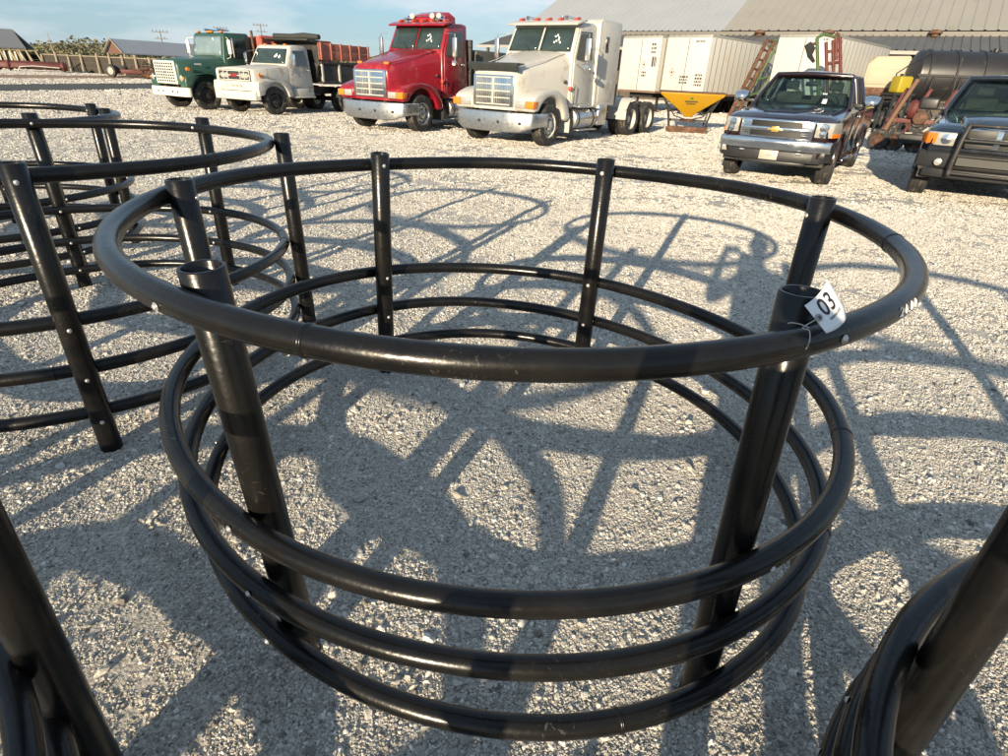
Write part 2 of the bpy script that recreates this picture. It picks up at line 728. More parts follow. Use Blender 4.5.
    K(ip.outputs['Instances'], go.inputs[0])
    return g


HANDFULS = cluster_group('gravel_handfuls')
ROCKS = rock_group('gravel_chips')


def scatter(name, label, X, Y, S, sink, grp=None, flat=False):
    n = len(X)
    me = bpy.data.meshes.new(name)
    me.vertices.add(n)
    far = np.clip(1 - (np.hypot(X, Y) - 10) / 30, 0, 1)
    Z = hgt(X, Y) * far + S * sink
    me.vertices.foreach_set('co', np.stack([X, Y, Z], 1).ravel())
    a = me.attributes.new('pick', 'INT', 'POINT')
    a.data.foreach_set('value', rng.integers(0, 6, n).astype(np.int32))
    a = me.attributes.new('turn', 'FLOAT_VECTOR', 'POINT')
    w_ = 0.0 if flat else .35
    tn = np.stack([rng.normal(0, 1, n) * w_, rng.normal(0, 1, n) * w_, rng.uniform(0, 6.283, n)], 1)
    a.data.foreach_set('vector', tn.ravel())
    a = me.attributes.new('size', 'FLOAT_VECTOR', 'POINT')
    sz = np.stack([S * rng.uniform(.8, 1.2, n), S * rng.uniform(.8, 1.2, n), S * rng.uniform(.7, 1.2, n)], 1)
    a.data.foreach_set('vector', sz.ravel())
    ob = bpy.data.objects.new(name, me)
    COL.objects.link(ob)
    md = ob.modifiers.new('chips', 'NODES')
    md.node_group = grp or ROCKS
    me.materials.append(STONE)
    tag(ob, label, None, None, 'stuff')
    return ob


def patchiness(X, Y):
    return 0.5 + 0.25 * np.sin(X * 1.7 + 1.1 * np.sin(Y * 1.3)) + 0.25 * np.sin(Y * 2.3 - X * 1.1 + 0.6) + 0.18 * np.sin(X * 6.1 + Y * 4.7)


def wedge(n, y0, y1, half, k, dens=True):
    """random points in the ground wedge seen from the camera"""
    y = np.sqrt(rng.uniform((y0 + 1.5) ** 2, (y1 + 1.5) ** 2, n)) - 1.5
    x = rng.uniform(-1, 1, n) * (half + k * y)
    if dens:
        pr = np.clip(0.25 + 0.85 * patchiness(x, y), 0.22, 1)
        # packed wheel lanes where trucks cross the yard
        for a_, b_, c_ in ((9.3, .22, .06), (13.4, .10, -.05), (6.2, -.30, .10), (18.5, .16, .03)):
            d_ = y - (a_ + b_ * x + c_ * np.sin(x * .5) * 4)
            for o_ in (-.88, .88):
                pr = pr * (1 - .62 * np.exp(-((d_ - o_) / .22) ** 2))
        keep = rng.uniform(0, 1, n) < pr
        x, y = x[keep], y[keep]
    return x, y


DARK_STRIP = [grd(-120, 94), grd(-20, 91.5), grd(60, 91), grd(110, 90), grd(190, 88.5), grd(190, 83), grd(100, 83.6), grd(20, 84.2), grd(-120, 86)]
DIRT = [grd(-120, 80), grd(-10, 78.5), grd(60, 79), grd(180, 79), grd(180, 76.2), grd(60, 75.4), grd(-10, 74.6), grd(-120, 75)]


def outside(poly, x, y):
    c = np.zeros(len(x), bool)
    j = len(poly) - 1
    for i in range(len(poly)):
        a, b = poly[i], poly[j]
        hit = ((a.y > y) != (b.y > y)) & (x < (b.x - a.x) * (y - a.y) / (b.y - a.y + 1e-9) + a.x)
        c ^= hit
        j = i
    return ~c


gxs, gys, gss = [], [], []
for n, y0, y1, half, k, r_ in ((80000, 0.45, 3.7, 1.3, 0.98, 0.0033), (66000, 3.4, 8.7, 1.2, 1.0, 0.0060), (46000, 8.2, 17.5, 1.0, 1.02, 0.0112),
                               (40000, 16.5, 33.0, 1.0, 1.02, 0.0195), (48000, 31.0, 75.0, 1.0, 1.05, 0.036)):
    x, y = wedge(n, y0, y1, half, k)
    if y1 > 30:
        ok = outside(DARK_STRIP, x, y) & outside(DIRT, x, y)
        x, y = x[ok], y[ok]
    gxs.append(x)
    gys.append(y)
    gss.append(r_ * np.exp(rng.normal(0, .22, len(x))))
scatter('gravel', 'crushed limestone chips covering the yard', np.concatenate(gxs), np.concatenate(gys), np.concatenate(gss), 0.12, HANDFULS, True)
gxs, gys, gss = [], [], []
for n, y0, y1, half, k, s0, sg, lim in ((62000, 0.45, 3.6, 1.3, 0.98, 0.0053, 0.42, 0.016), (60, 0.9, 4.5, 1.0, 0.7, 0.021, 0.2, 0.03), (26000, 3.5, 9.0, 1.3, 0.98, 0.0095, 0.35, 0.022)):
    x, y = wedge(n, y0, y1, half, k)
    gxs.append(x)
    gys.append(y)
    gss.append(np.clip(s0 * np.exp(rng.normal(0, sg, len(x))), 0.003, lim))
scatter('loose_stones', 'larger loose limestone pieces lying on the yard', np.concatenate(gxs), np.concatenate(gys), np.concatenate(gss), 0.2)

# strips of differing ground colour in the left background
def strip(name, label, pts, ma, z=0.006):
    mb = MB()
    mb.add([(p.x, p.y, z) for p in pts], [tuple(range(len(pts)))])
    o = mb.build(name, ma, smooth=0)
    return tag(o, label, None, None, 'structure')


strip('dark_strip', 'dark strip of ground crossing the yard', DARK_STRIP,
      mat('dark_ground', (0.055, 0.058, 0.05), 0.9, 0, 0.35, 0.3, 0.5, 8, (0.2, 0.19, 0.16), 0.15, 0.4))  # one dark ground tone with sparse paler blotches
strip('dirt_road', 'reddish brown dirt road', DIRT,
      mat('red_dirt', (0.30, 0.185, 0.105), 0.95, 0, 0.25, 0.2, 0.3, 5))

# ------------------------------------------------------------------ hay ring feeders
def hdpe(name, dust):
    ma = bpy.data.materials.new(name)
    ma.use_nodes = True
    t = ma.node_tree
    b = t.nodes['Principled BSDF']
    N, K = t.nodes.new, t.links.new
    co = N('ShaderNodeTexCoord')
    n1 = N('ShaderNodeTexNoise')
    n1.inputs['Scale'].default_value = 5
    n1.inputs['Detail'].default_value = 8
    n1.inputs['Roughness'].default_value = 0.62
    K(co.outputs['Object'], n1.inputs['Vector'])
    r1 = N('ShaderNodeValToRGB')
    e = r1.color_ramp.elements
    e[0].position, e[0].color = 0.36, (0.0042, 0.0042, 0.0046, 1)
    e[1].position, e[1].color = 0.72, (0.011, 0.010, 0.0085, 1)
    K(n1.outputs['Fac'], r1.inputs['Fac'])
    # pale scuffs: thin wandering lines
    n2 = N('ShaderNodeTexNoise')
    n2.inputs['Scale'].default_value = 34
    n2.inputs['Detail'].default_value = 9
    n2.inputs['Roughness'].default_value = 0.75
    n2.inputs['Distortion'].default_value = 1.6
    K(co.outputs['Object'], n2.inputs['Vector'])
    r2 = N('ShaderNodeValToRGB')
    e = r2.color_ramp.elements
    e[0].position, e[0].color = 0.585, (0, 0, 0, 1)
    e[1].position, e[1].color = 0.70, (dust, dust, dust, 1)
    K(n2.outputs['Fac'], r2.inputs['Fac'])
    mx_ = N('ShaderNodeMixRGB')
    mx_.inputs[2].default_value = (0.24, 0.225, 0.195, 1)
    n6 = N('ShaderNodeTexNoise')
    n6.inputs['Scale'].default_value = 3.2
    n6.inputs['Detail'].default_value = 3
    K(co.outputs['Object'], n6.inputs['Vector'])
    r6 = N('ShaderNodeValToRGB')
    r6.color_ramp.elements[0].position = 0.51
    r6.color_ramp.elements[1].position = 0.66
    K(n6.outputs['Fac'], r6.inputs['Fac'])
    mm = N('ShaderNodeMath')
    mm.operation = 'MULTIPLY'
    K(r2.outputs['Color'], mm.inputs[0])
    K(r6.outputs['Color'], mm.inputs[1])
    K(mm.outputs[0], mx_.inputs['Fac'])
    K(r1.outputs['Color'], mx_.inputs[1])
    K(mx_.outputs['Color'], b.inputs['Base Color'])
    mr = N('ShaderNodeMapRange')
    mr.inputs['To Min'].default_value = 0.14
    mr.inputs['To Max'].default_value = 0.38
    K(n1.outputs['Fac'], mr.inputs['Value'])
    K(mr.outputs['Result'], b.inputs['Roughness'])
    b.inputs['Specular IOR Level'].default_value = 0.36
    bp = N('ShaderNodeBump')
    bp.inputs['Strength'].default_value = 0.16
    bp.inputs['Distance'].default_value = 0.004
    n4 = N('ShaderNodeTexNoise')
    n4.inputs['Scale'].default_value = 70
    n4.inputs['Detail'].default_value = 6
    K(co.outputs['Object'], n4.inputs['Vector'])
    K(n4.outputs['Fac'], bp.inputs['Height'])
    K(bp.outputs['Normal'], b.inputs['Normal'])
    return ma


PIPE = hdpe('black_poly_pipe', 0.55)
BOLT = mat('galvanised_bolt', (0.62, 0.61, 0.58), 0.38, 0.75, 0.15, 40)
ZR = (1.1877, 0.6032, 0.3701, 0.1583)
RT = 0.0301      # rail radius
RP = 0.0452      # post radius

_b = MB()
_b.lathe([(0, 0.006), (0.004, 0.006), (0.0062, 0.0045), (0.0072, 0.0016), (0.0092, 0.0016), (0.0092, 0), (0, 0)], n=12)
bolt_src = None


def rad(fc, th):
    r = fc[0]
    for k in range(1, (len(fc) - 1) // 2 + 1):
        r += fc[2 * k - 1] * math.cos(k * th) + fc[2 * k] * math.sin(k * th)
    return 1.2 + r


def feeder(label, c, rails, posts, inside=True, post_top=0.035, gap=0.0, tilt=(0, 0), seed=1, fit=0):
    global bolt_src
    rs = random.Random(seed)
    t = thing('hay_ring_feeder', label, 'hay feeder', (c[0], c[1], 0), 0, 'black poly pipe hay ring feeders')
    t.rotation_euler = (tilt[0], tilt[1], 0)
    zt = rails[0][0]
    for k, (z, fc) in enumerate(rails):
        path = []
        n = 128
        for i in range(n):
            th = 2 * math.pi * i / n
            r = rad(fc, th)
            path.append((r * math.cos(th), r * math.sin(th), z + 0.006 * math.sin(2 * th + k + seed) + 0.003 * math.sin(5 * th + 2 * k)))
        ra = MB().tube(path, RT, 18, True).build('top_rail' if k == 0 else 'rail', PIPE, t, smooth=60)
        # butt-fused joints: a rolled double bead round the pipe
        for ja in ([rs.uniform(0, 6.28), rs.uniform(0, 6.28)] if not (seed == 1) else [[R(-13), R(-107)], [R(-24), R(160)], [R(-35), R(100)], [R(-75), R(60)]][k]):
            r = rad(fc, ja)
            p = Vector((r * math.cos(ja), r * math.sin(ja), z + 0.006 * math.sin(2 * ja + k + seed) + 0.003 * math.sin(5 * ja + 2 * k)))
            tv = Vector((-math.sin(ja), math.cos(ja), 0))
            pts = [p + tv * q for q in (-.006, -.004, -.0015, 0, .0015, .004, .006)]
            MB().tube(pts, [.0298, .0318, .0322, .0309, .0322, .0318, .0298], 18, False, False).build('joint_bead', PIPE, ra, smooth=50)
    for a in posts:
        th = R(a)
        cr_ = []
        for z, fc in rails:
            cr_.append(rad(fc, th))
        # straight post fitted to the rails it is bolted to
        zs = np.array([q[0] for q in rails])
        off = (-(RT + RP) + gap) if inside else (RT + RP - gap)
        A_ = np.polyfit(zs[fit:], np.array(cr_)[fit:] + off, 1)
        ztop = zt + RT + post_top + rs.uniform(-.006, .008)
        rb, rtp = np.polyval(A_, 0.0), np.polyval(A_, ztop)
        if seed == 1 and a in (6, -177):
            rtp += .012 if a == -177 else 0.0
            rb = rtp + (-.03 if a == -177 else .015)
        b0 = Vector((rb * math.cos(th), rb * math.sin(th), -0.005))
        b1 = Vector((rtp * math.cos(th), rtp * math.sin(th), ztop))
        d = b1 - b0
        q = d.to_track_quat('Z', 'Y').to_euler()
        h = d.length
        wob = [(1 + 0.02 * rs.uniform(-1, 1)) for _ in range(4)]
        ri = RP - .0085
        prof = [(ri, 0.0), (RP, 0.0), (RP, h * .5), (RP, h - .0025), (RP - .0025, h), (ri + .002, h), (ri, h - .0025), (ri, h * .5), (ri, 0.0)]
        ps = MB().lathe(prof, n=28).build('post', PIPE, t, smooth=45, loc=b0, rot=q)
        # bolts right through rail and post
        for (z, fc) in rails:
            f_ = (z + 0.005) / h
            pc = b0 + d * f_
            rr = math.hypot(pc.x, pc.y)
            for side in (0, 1):
                if inside:
                    rho = rr - RP if side == 0 else rad(fc, th) + RT
                else:
                    rho = rr + RP if side == 0 else rad(fc, th) - RT
                outw = (side == 1) == inside
                loc = (rho * math.cos(th), rho * math.sin(th), z)
                rot = Vector((math.cos(th), math.sin(th), 0) if outw else (-math.cos(th), -math.sin(th), 0)).to_track_quat('Z', 'Y').to_euler()
                if bolt_src is None:
                    bolt_src = _b.build('bolt', BOLT, t, smooth=40, loc=loc, rot=rot)
                else:
                    link_copy(bolt_src, t, loc, rot)
    return t


F0 = [[-0.0021, -0.0053, -0.0136, 0.0125, 0.0033, 0.0066, 0.0023],
      [-0.0088, -0.0428, -0.0167, 0.006, -0.0474, 0.006, -0.0015],
      [-0.0089, -0.0463, -0.0066, -0.0042, -0.0534, 0.0061, -0.0123],
      [-0.0085, -0.0326, -0.0035, -0.0106, -0.0504, -0.0047, -0.0001]]


def wob(seed, a=0.02):
    rs = random.Random(seed)
    return [[0.0] + [rs.uniform(-a, a) for _ in range(4)] for _ in range(4)]


main_feeder = feeder('black ring feeder with a white paper lot tag wired to its top rail', (0.0146, 2.0262), list(zip(ZR, F0)), (-123.2, -59.2, 6, 65.4, 127, -177), True, 0.03, seed=1)
wA = wob(3, 0.015)
feeder('black ring feeder with posts outside its rails, next to the tagged feeder', (-2.58, 3.15), list(zip(ZR, wA)), (-54, 20, 76, 127, 187, 247), False, 0.03, seed=2)
wD = wob(5, 0.02)
feeder('black ring feeder farthest back in the group, behind the one with outside posts', (-4.75, 5.0), list(zip([z * .96 for z in ZR], wD)), (-20, 25, 60, 120, 180, 260), True, 0.03, seed=3)
feeder('black ring feeder on the sunny side of the tagged one, post outside its rails', (-1.74, -0.22), list(zip((1.02, .49, .31, .12), wob(8, 0.01))), (50, -20, -90, 108, 168, 228), False, 0.03, gap=0.03, seed=4)
feeder('scuffed black ring feeder with thick inside post, on the tag side of the tagged feeder', (1.675, -0.09), [(z_, [0.0, -.30 * (z_ - .6) if z_ < 1 else 0.10, -.29 * (z_ - .6) if z_ < 1 else -0.12, .003, .003]) for z_ in ZR], (134, 211, -107, -47, 4, 63), True, 0.03, seed=5, fit=1)

# ------------------------------------------------------------------ paper lot tag on the top rail
PAPER = mat('tag_paper', (0.80, 0.81, 0.82), 0.7, 0, 0.05, 30)
INK = mat('tag_ink', (0.02, 0.02, 0.025), 0.6, 0, 0.05)
EYE = mat('tag_eyelet', (0.35, 0.34, 0.33), 0.35, 0.8, 0.1)
TW, TH = 0.125, 0.066          # tag length and height


def lot_tag():
    t = thing('lot_tag', 'white curled paper lot tag with large black numerals wired to the feeder rail', 'tag')
    # a frame in space: u along the tag, v across it, n towards the viewer
    o = grd(812, 321, 1.235) - fw * 0.0
    # corners in the photograph: 804,305 / 826,333 at the eyelet end, 827,279 and 845,320 at the curled end
    D = (o - Vector((0, 0, CAMH))).dot(fw)

    def W(u_, v_, dd=0.0):
        d_ = fw + rt * (u_ - 504) / 557.65 + up * (378 - v_) / 557.65
        return Vector((0, 0, CAMH)) + d_ * (D + dd)
    def crv(P, s):
        n = len(P) - 1
        i = min(int(s * n), n - 1)
        f_ = s * n - i
        p0, p1, p2, p3 = P[max(i - 1, 0)], P[i], P[i + 1], P[min(i + 2, n)]
        return 0.5 * ((2 * p1) + (p2 - p0) * f_ + (2 * p0 - 5 * p1 + 4 * p2 - p3) * f_ * f_ + (3 * p1 - p0 - 3 * p2 + p3) * f_ ** 3)
    # the two long edges of the curled card
    ET = [W(804.5, 305.5, 0), W(811.5, 300.5, 0), W(818.5, 294, .004), W(824, 286.5, .012), W(827.5, 278.5, .024)]
    EB = [W(826.5, 333.5, 0), W(834.5, 330, .002), W(841.5, 325, .008), W(845.8, 318.5, .020), W(845.0, 309.5, .036)]
    TH_ = (ET[0] - EB[0]).length
    SL = 0.088
    ndir = (EB[1] - EB[0]).cross(ET[0] - EB[0]).normalized()
    if ndir.dot(fw) > 0:
        ndir = -ndir

    def S(s, w, h=0.0):
        s = min(max(s / SL, 0), 1)
        e0, e1 = crv(EB, s), crv(ET, s)
        p = e0.lerp(e1, w / TH_)
        if h:
            ds = crv(EB, min(s + .02, 1)).lerp(crv(ET, min(s + .02, 1)), w / TH_) - crv(EB, max(s - .02, 0)).lerp(crv(ET, max(s - .02, 0)), w / TH_)
            n_ = ds.cross(e1 - e0).normalized()
            if n_.dot(fw) > 0 and s < .7:
                n_ = -n_
            p = p + n_ * h
        return p
    nu, nv = 26, 8
    vs_, fs_ = [], []
    for i in range(nu + 1):
        for j in range(nv + 1):
            s, w = SL * i / nu, TH_ * j / nv
            vs_.append(S(s, w))
    for i in range(nu):
        for j in range(nv):
            k = i * (nv + 1) + j
            fs_.append((k, k + nv + 1, k + nv + 2, k + 1))
    mb = MB()
    mb.add(vs_, fs_)
    card = mb.build('card', PAPER, t, smooth=80)
    md = card.modifiers.new('solid', 'SOLIDIFY')
    md.thickness = 0.0005
    md.offset = -1

    def txt(s_, x0, y0, size, name, thick=0.0):
        cu = bpy.data.curves.new('tmp', 'FONT')
        cu.body = s_
        cu.size = size
        cu.offset = thick
        cu.resolution_u = 4
        ob = bpy.data.objects.new('tmp', cu)
        COL.objects.link(ob)
        bpy.context.view_layer.update()
        dg = bpy.context.evaluated_depsgraph_get()
        me_ = bpy.data.meshes.new_from_object(ob.evaluated_get(dg))
        bm = bmesh.new()
        bm.from_mesh(me_)
        bmesh.ops.triangulate(bm, faces=bm.faces)
        bmesh.ops.subdivide_edges(bm, edges=[e for e in bm.edges if e.calc_length() > 0.006], cuts=2)
        pts = [v.co.copy() for v in bm.verts]
        for v, p in zip(bm.verts, pts):
            v.co = S(x0 + p.x, y0 + p.y, 0.0008)
        bm.to_mesh(me_)
        bm.free()
        me_.name = name
        o2 = bpy.data.objects.new(name, me_)
        me_.materials.append(INK)
        COL.objects.link(o2)
        o2.parent = card
        bpy.data.objects.remove(ob)
        return o2
    txt('03', 0.024, TH_ * 0.44, 0.043, 'numeral', 0.0006)
    # the small printed line is only grey dashes at this size
    mb = MB()
    x = 0.030
    for k in range(13):
        w_ = 0.0022 if k % 4 else 0.0012
        q = [S(x, TH_ * .27, .0008), S(x + w_, TH_ * .27, .0008), S(x + w_, TH_ * .27 + .0042, .0008), S(x, TH_ * .27 + .0042, .0008)]
        mb.add(q, [(0, 1, 2, 3)])
        x += w_ + .0011
    mb.build('small_print', mat('grey_ink', (0.16, 0.16, 0.17), 0.7), card, smooth=0)
    # eyelet
    ec = S(0.0105, TH_ * 0.50, 0.001)
    q = ndir.to_track_quat('Z', 'Y').to_euler()
    ey = MB().lathe([(0.0032, 0.0), (0.0034, 0.0016), (0.005, 0.002), (0.0068, 0.0014), (0.0072, 0)], n=20).build('eyelet', EYE, t, loc=ec, rot=q)
    MB().lathe([(0, 0.0002), (0.0033, 0.0002)], n=16).build('eyelet_hole', mat('hole_black', (0.01, 0.01, 0.01), 0.9), ey)
    # wire from the eyelet round the rail and up to the post
    wr = [ec + ndir * 0.002, W(803, 327.5, -0.012), W(808.5, 330, -0.016), W(810, 335, -0.02), W(809, 343, -0.022), W(806, 349, -0.01)]
    wr2 = [W(809, 328, -0.014), W(801, 324.5, -0.012), W(792, 322.8, -0.006), W(788, 323.5, 0.004)]

    def sm(p):
        out = []
        for i in range(len(p) - 1):
            p0, p1, p2, p3 = p[max(i - 1, 0)], p[i], p[i + 1], p[min(i + 2, len(p) - 1)]
            for k in range(5):
                s = k / 5
                out.append(0.5 * ((2 * p1) + (p2 - p0) * s + (2 * p0 - 5 * p1 + 4 * p2 - p3) * s * s + (3 * p1 - p0 - 3 * p2 + p3) * s ** 3))
        out.append(p[-1])
        return out
    wire = MB()
    wire.tube(sm(wr), 0.0011, 7)
    wire.tube(sm(wr2), 0.0011, 7)
    wire.build('tie_wire', mat('tie_wire', (0.42, 0.40, 0.38), 0.4, 0.7), t)
    return t


lot_tag()

# white paint-pen price scrawl on the rail, a few strokes that follow the pipe
def scrawl():
    z, fc = ZR[0], F0[0]
    mb = MB()

    def S(a, ph, h=0.0012):
        r = rad(fc, a)
        zz = z + 0.006 * math.sin(2 * a + 1) + 0.003 * math.sin(5 * a)
        rr = r + (RT + h) * math.cos(ph)
        return Vector((rr * math.cos(a), rr * math.sin(a), zz + (RT + h) * math.sin(ph)))
    glyph = {'2': [(0, .8), (.3, 1), (.6, .8), (.5, .5), (0, 0), (.65, .05)], '4': [(.45, 0), (.45, 1), (0, .35), (.65, .35)],
             '0': [(.3, 1), (.05, .6), (.1, .15), (.35, 0), (.55, .3), (.55, .75), (.3, 1)], '.': [(.1, 0), (.2, .05)]}
    a0 = R(-48.5)
    x = 0.0
    for ch in '24.00':
        g = glyph[ch]
        pts = []
        for i in range(len(g) - 1):
            for k in range(4):
                s = k / 4
                pts.append((g[i][0] * (1 - s) + g[i + 1][0] * s, g[i][1] * (1 - s) + g[i + 1][1] * s))
        pts.append(g[-1])
        P = [S(a0 + (x + p[0] * 0.026) / 1.2, 0.02 + p[1] * 0.62) for p in pts]
        mb.tube(P, 0.0013, 6)
        x += 0.027 if ch != '.' else 0.011
    mb.build('paint_marking', mat('white_paint_pen', (0.75, 0.75, 0.72), 0.6), main_feeder)


scrawl()

# ------------------------------------------------------------------ shared vehicle materials
RUBBER = mat('tyre_rubber', (0.028, 0.027, 0.026), 0.8, 0, 0.25, 20, 0.2, 90, (0.15, 0.13, 0.10), 0.30, 7)
CHROME = mat('chrome', (0.72, 0.72, 0.72), 0.10, 1.0, 0.05)
ALU = mat('polished_aluminium', (0.62, 0.62, 0.61), 0.28, 0.95, 0.10, 12, 0.05, 30, (0.30, 0.27, 0.24), 0.18, 6)
STEELW = mat('painted_steel_wheel', (0.50, 0.48, 0.43), 0.5, 0.0, 0.12, 10, 0, 60, (0.25, 0.17, 0.11), 0.2, 9)
BLKSTEEL = mat('black_steel', (0.022, 0.021, 0.020), 0.55, 0.0, 0.25, 8, 0.05, 60, (0.10, 0.085, 0.07), 0.18, 6)
BLKPLAST = mat('black_plastic', (0.02, 0.02, 0.021), 0.45, 0, 0.15, 10)
GLASS = mat('dark_window_glass', (0.018, 0.026, 0.026), 0.06, 0, 0.2, 3, spec=0.9, coat=0.6)
GLASS2 = mat('tinted_windshield', (0.030, 0.048, 0.048), 0.04, 0, 0.6, 2.0, spec=0.5, coat=0.1)
LENS = mat('headlamp_glass', (0.62, 0.60, 0.52), 0.12, 0.55, 0.25, 30, spec=0.8, coat=0.6)
AMBER = mat('amber_lens', (0.75, 0.20, 0.02), 0.25, 0, 0.15, 20, coat=0.4)
REDLENS = mat('red_marker_lens', (0.42, 0.06, 0.03), 0.3, 0, 0.15, 20)
RUST = mat('rusty_steel', (0.095, 0.048, 0.030), 0.85, 0.1, 0.4, 9, 0.3, 50, (0.17, 0.095, 0.06), 0.4, 6)
CHALK = mat('window_chalk', (0.75, 0.78, 0.78), 0.9, 0, 0.1)


def thin_glass(name, tint):
    ma = bpy.data.materials.new(name)
    ma.use_nodes = True
    t = ma.node_tree
    N, K = t.nodes.new, t.links.new
    t.nodes.remove(t.nodes['Principled BSDF'])
    out = t.nodes['Material Output']
    tr, gl, lw, mx_ = N('ShaderNodeBsdfTransparent'), N('ShaderNodeBsdfGlossy'), N('ShaderNodeLayerWeight'), N('ShaderNodeMixShader')
    co, nz_, rp = N('ShaderNodeTexCoord'), N('ShaderNodeTexNoise'), N('ShaderNodeMixRGB')
    nz_.inputs['Scale'].default_value = 3.0
    nz_.inputs['Detail'].default_value = 5
    K(co.outputs['Object'], nz_.inputs['Vector'])
    rp.inputs[1].default_value = (*[c * .92 for c in tint], 1)
    rp.inputs[2].default_value = (*tint, 1)
    K(nz_.outputs['Fac'], rp.inputs['Fac'])
    K(rp.outputs['Color'], tr.inputs['Color'])
    gl.inputs['Roughness'].default_value = 0.03
    lw.inputs['Blend'].default_value = 0.5
    pw = N('ShaderNodeMath')
    pw.operation = 'POWER'
    pw.inputs[1].default_value = 4.0
    K(lw.outputs['Facing'], pw.inputs[0])
    ma_ = N('ShaderNodeMath')
    ma_.operation = 'MULTIPLY_ADD'
    ma_.inputs[1].default_value = 0.85
    ma_.inputs[2].default_value = 0.035
    K(pw.outputs[0], ma_.inputs[0])
    K(ma_.outputs[0], mx_.inputs['Fac'])
    K(tr.outputs[0], mx_.inputs[1])
    K(gl.outputs[0], mx_.inputs[2])
    K(mx_.outputs[0], out.inputs['Surface'])
    return ma


THIN = thin_glass('thin_window_glass', (.66, .76, .73))
WHEEL_MESH = {}


def wheel(par, x, y, r=0.52, w=0.27, sgn=-1, rim=None, rimr=None, style='steel', dish=0.03, turn=0.0):
    """a road wheel lying along x: hub drum with tyre and rim as children; sgn = side that faces out"""
    rim = rim or STEELW
    rr_ = rimr or r * 0.60
    key = (round(r, 3), round(w, 3), sgn, rim.name, style, dish)

    def P(prof):
        return MB().lathe([(a, b * sgn) for a, b in prof], ax='x', n=36)
    if key not in WHEEL_MESH:
        h = w / 2
        ty = [(rr_ * .98, -h * .82), (rr_ * 1.05, -h * .95), (r * .86, -h * 1.0), (r * .96, -h * .92), (r * .985, -h * .80), (r, -h * .62),
              (r, -h * .50), (r - .012, -h * .48), (r - .012, -h * .40), (r, -h * .38), (r, -h * .05), (r - .012, -h * .03), (r - .012, h * .03), (r, h * .05),
              (r, h * .38), (r - .012, h * .40), (r - .012, h * .48), (r, h * .50), (r, h * .62), (r * .985, h * .80), (r * .96, h * .92), (r * .86, h * 1.0), (rr_ * 1.05, h * .95), (rr_ * .98, h * .82)]
        if style == 'dual':
            rm = [(rr_, h * .84), (rr_ * .96, h * .86), (rr_ * .93, h * .70), (rr_ * .90, -h * .5), (rr_ * .55, -h * .55), (rr_ * .50, -h * .3), (rr_ * .36, -h * .25), (rr_ * .34, h * .05), (0, h * .08)]
        else:
            rm = [(rr_, h * .84), (rr_ * .95, h * .87), (rr_ * .90, h * .66), (rr_ * .84, h * .30), (rr_ * .78, h * .36 + dish), (rr_ * .62, h * .55 + dish), (rr_ * .52, h * .50 + dish), (rr_ * .44, h * .46 + dish),
                  (rr_ * .36, h * .80 + dish), (rr_ * .20, h * .86 + dish), (0, h * .88 + dish)]
        WHEEL_MESH[key] = (P([(rr_ * .85, -h * .6), (rr_ * .85, -h * .1), (0, -h * .1)]).build('wheel', BLKSTEEL, None), P(ty).build('tyre', RUBBER, None, smooth=35), P(rm).build('rim', rim, None, smooth=30))
        hub, t_, r_ = WHEEL_MESH[key]
        # hand holes / lug nuts joined to the rim
        lug = MB()
        nh = 10 if r > .45 else 6
        for k in range(nh):
            a = 2 * math.pi * k / nh
            ra = rr_ * (.47 if style != 'dual' else .58)
            c = (0, ra * math.cos(a), ra * math.sin(a))
            x0 = (h * .46 + dish) if style != 'dual' else -h * .5
            lug.cyl((sgn * x0, c[1], c[2]), (sgn * (x0 + .03), c[1], c[2]), .013, .010, 6)
        lo = lug.build('lug_nut', BLKSTEEL, None)
        hol = MB()
        if style == 'steel':
            for k in range(8):
                a = 2 * math.pi * (k + .5) / 8
                ra = rr_ * .70
                hol.cyl((sgn * (h * .40 + dish), ra * math.cos(a), ra * math.sin(a)), (sgn * (h * .475 + dish), ra * math.cos(a), ra * math.sin(a)), .034 * r / .5, None, 10)
        elif style == 'spoke':
            for k in range(5):
                a = 2 * math.pi * (k + .5) / 5
                hol.cyl((sgn * (h * .30 + dish), rr_ * .66 * math.cos(a), rr_ * .66 * math.sin(a)), (sgn * (h * .52 + dish), rr_ * .66 * math.cos(a), rr_ * .66 * math.sin(a)), rr_ * .21, None, 10)
        ho = hol.build('hand_hole', BLKSTEEL, None) if hol.v else None
        for q in (hub, t_, r_, lo, ho):
            if q is not None:
                COL.objects.unlink(q)
        WHEEL_MESH[key] = (hub, t_, r_, lo, ho)
    hub, t_, r_, lo, ho = WHEEL_MESH[key]
    w_ = link_copy(hub, par, (x, y, r), (0, 0, turn))
    for q in (t_, r_, lo, ho):
        if q is not None:
            link_copy(q, w_)
    return w_


def fwd_rot(dx, dy):
    """rotation that turns local -Y (the tail) towards (dx,dy)"""
    n = math.hypot(dx, dy)
    return math.atan2(dx / n, -dy / n)


def glass_pair(par, name, c, ma=None, bulge=(0, 0, 0), off=(0, 0, 0), inset=0.0, fr=None, frw=0.02):
    """a pane with its rubber frame behind it"""
    g = MB().patch(c, 8, 6, bulge, 0, inset, off).build(name, ma or GLASS, par, fix=False)
    md = g.modifiers.new('solid', 'SOLIDIFY')
    md.thickness = 0.008
    return g


def fender_shape(pts, x0, x1, bevel=0.06):
    return MB().ext(pts, 'x', x0, x1)


def arc(cy, cz, r, a0, a1, n=10):
    return [(cy + r * math.cos(R(a0 + (a1 - a0) * i / n)), cz + r * math.sin(R(a0 + (a1 - a0) * i / n))) for i in range(n + 1)]


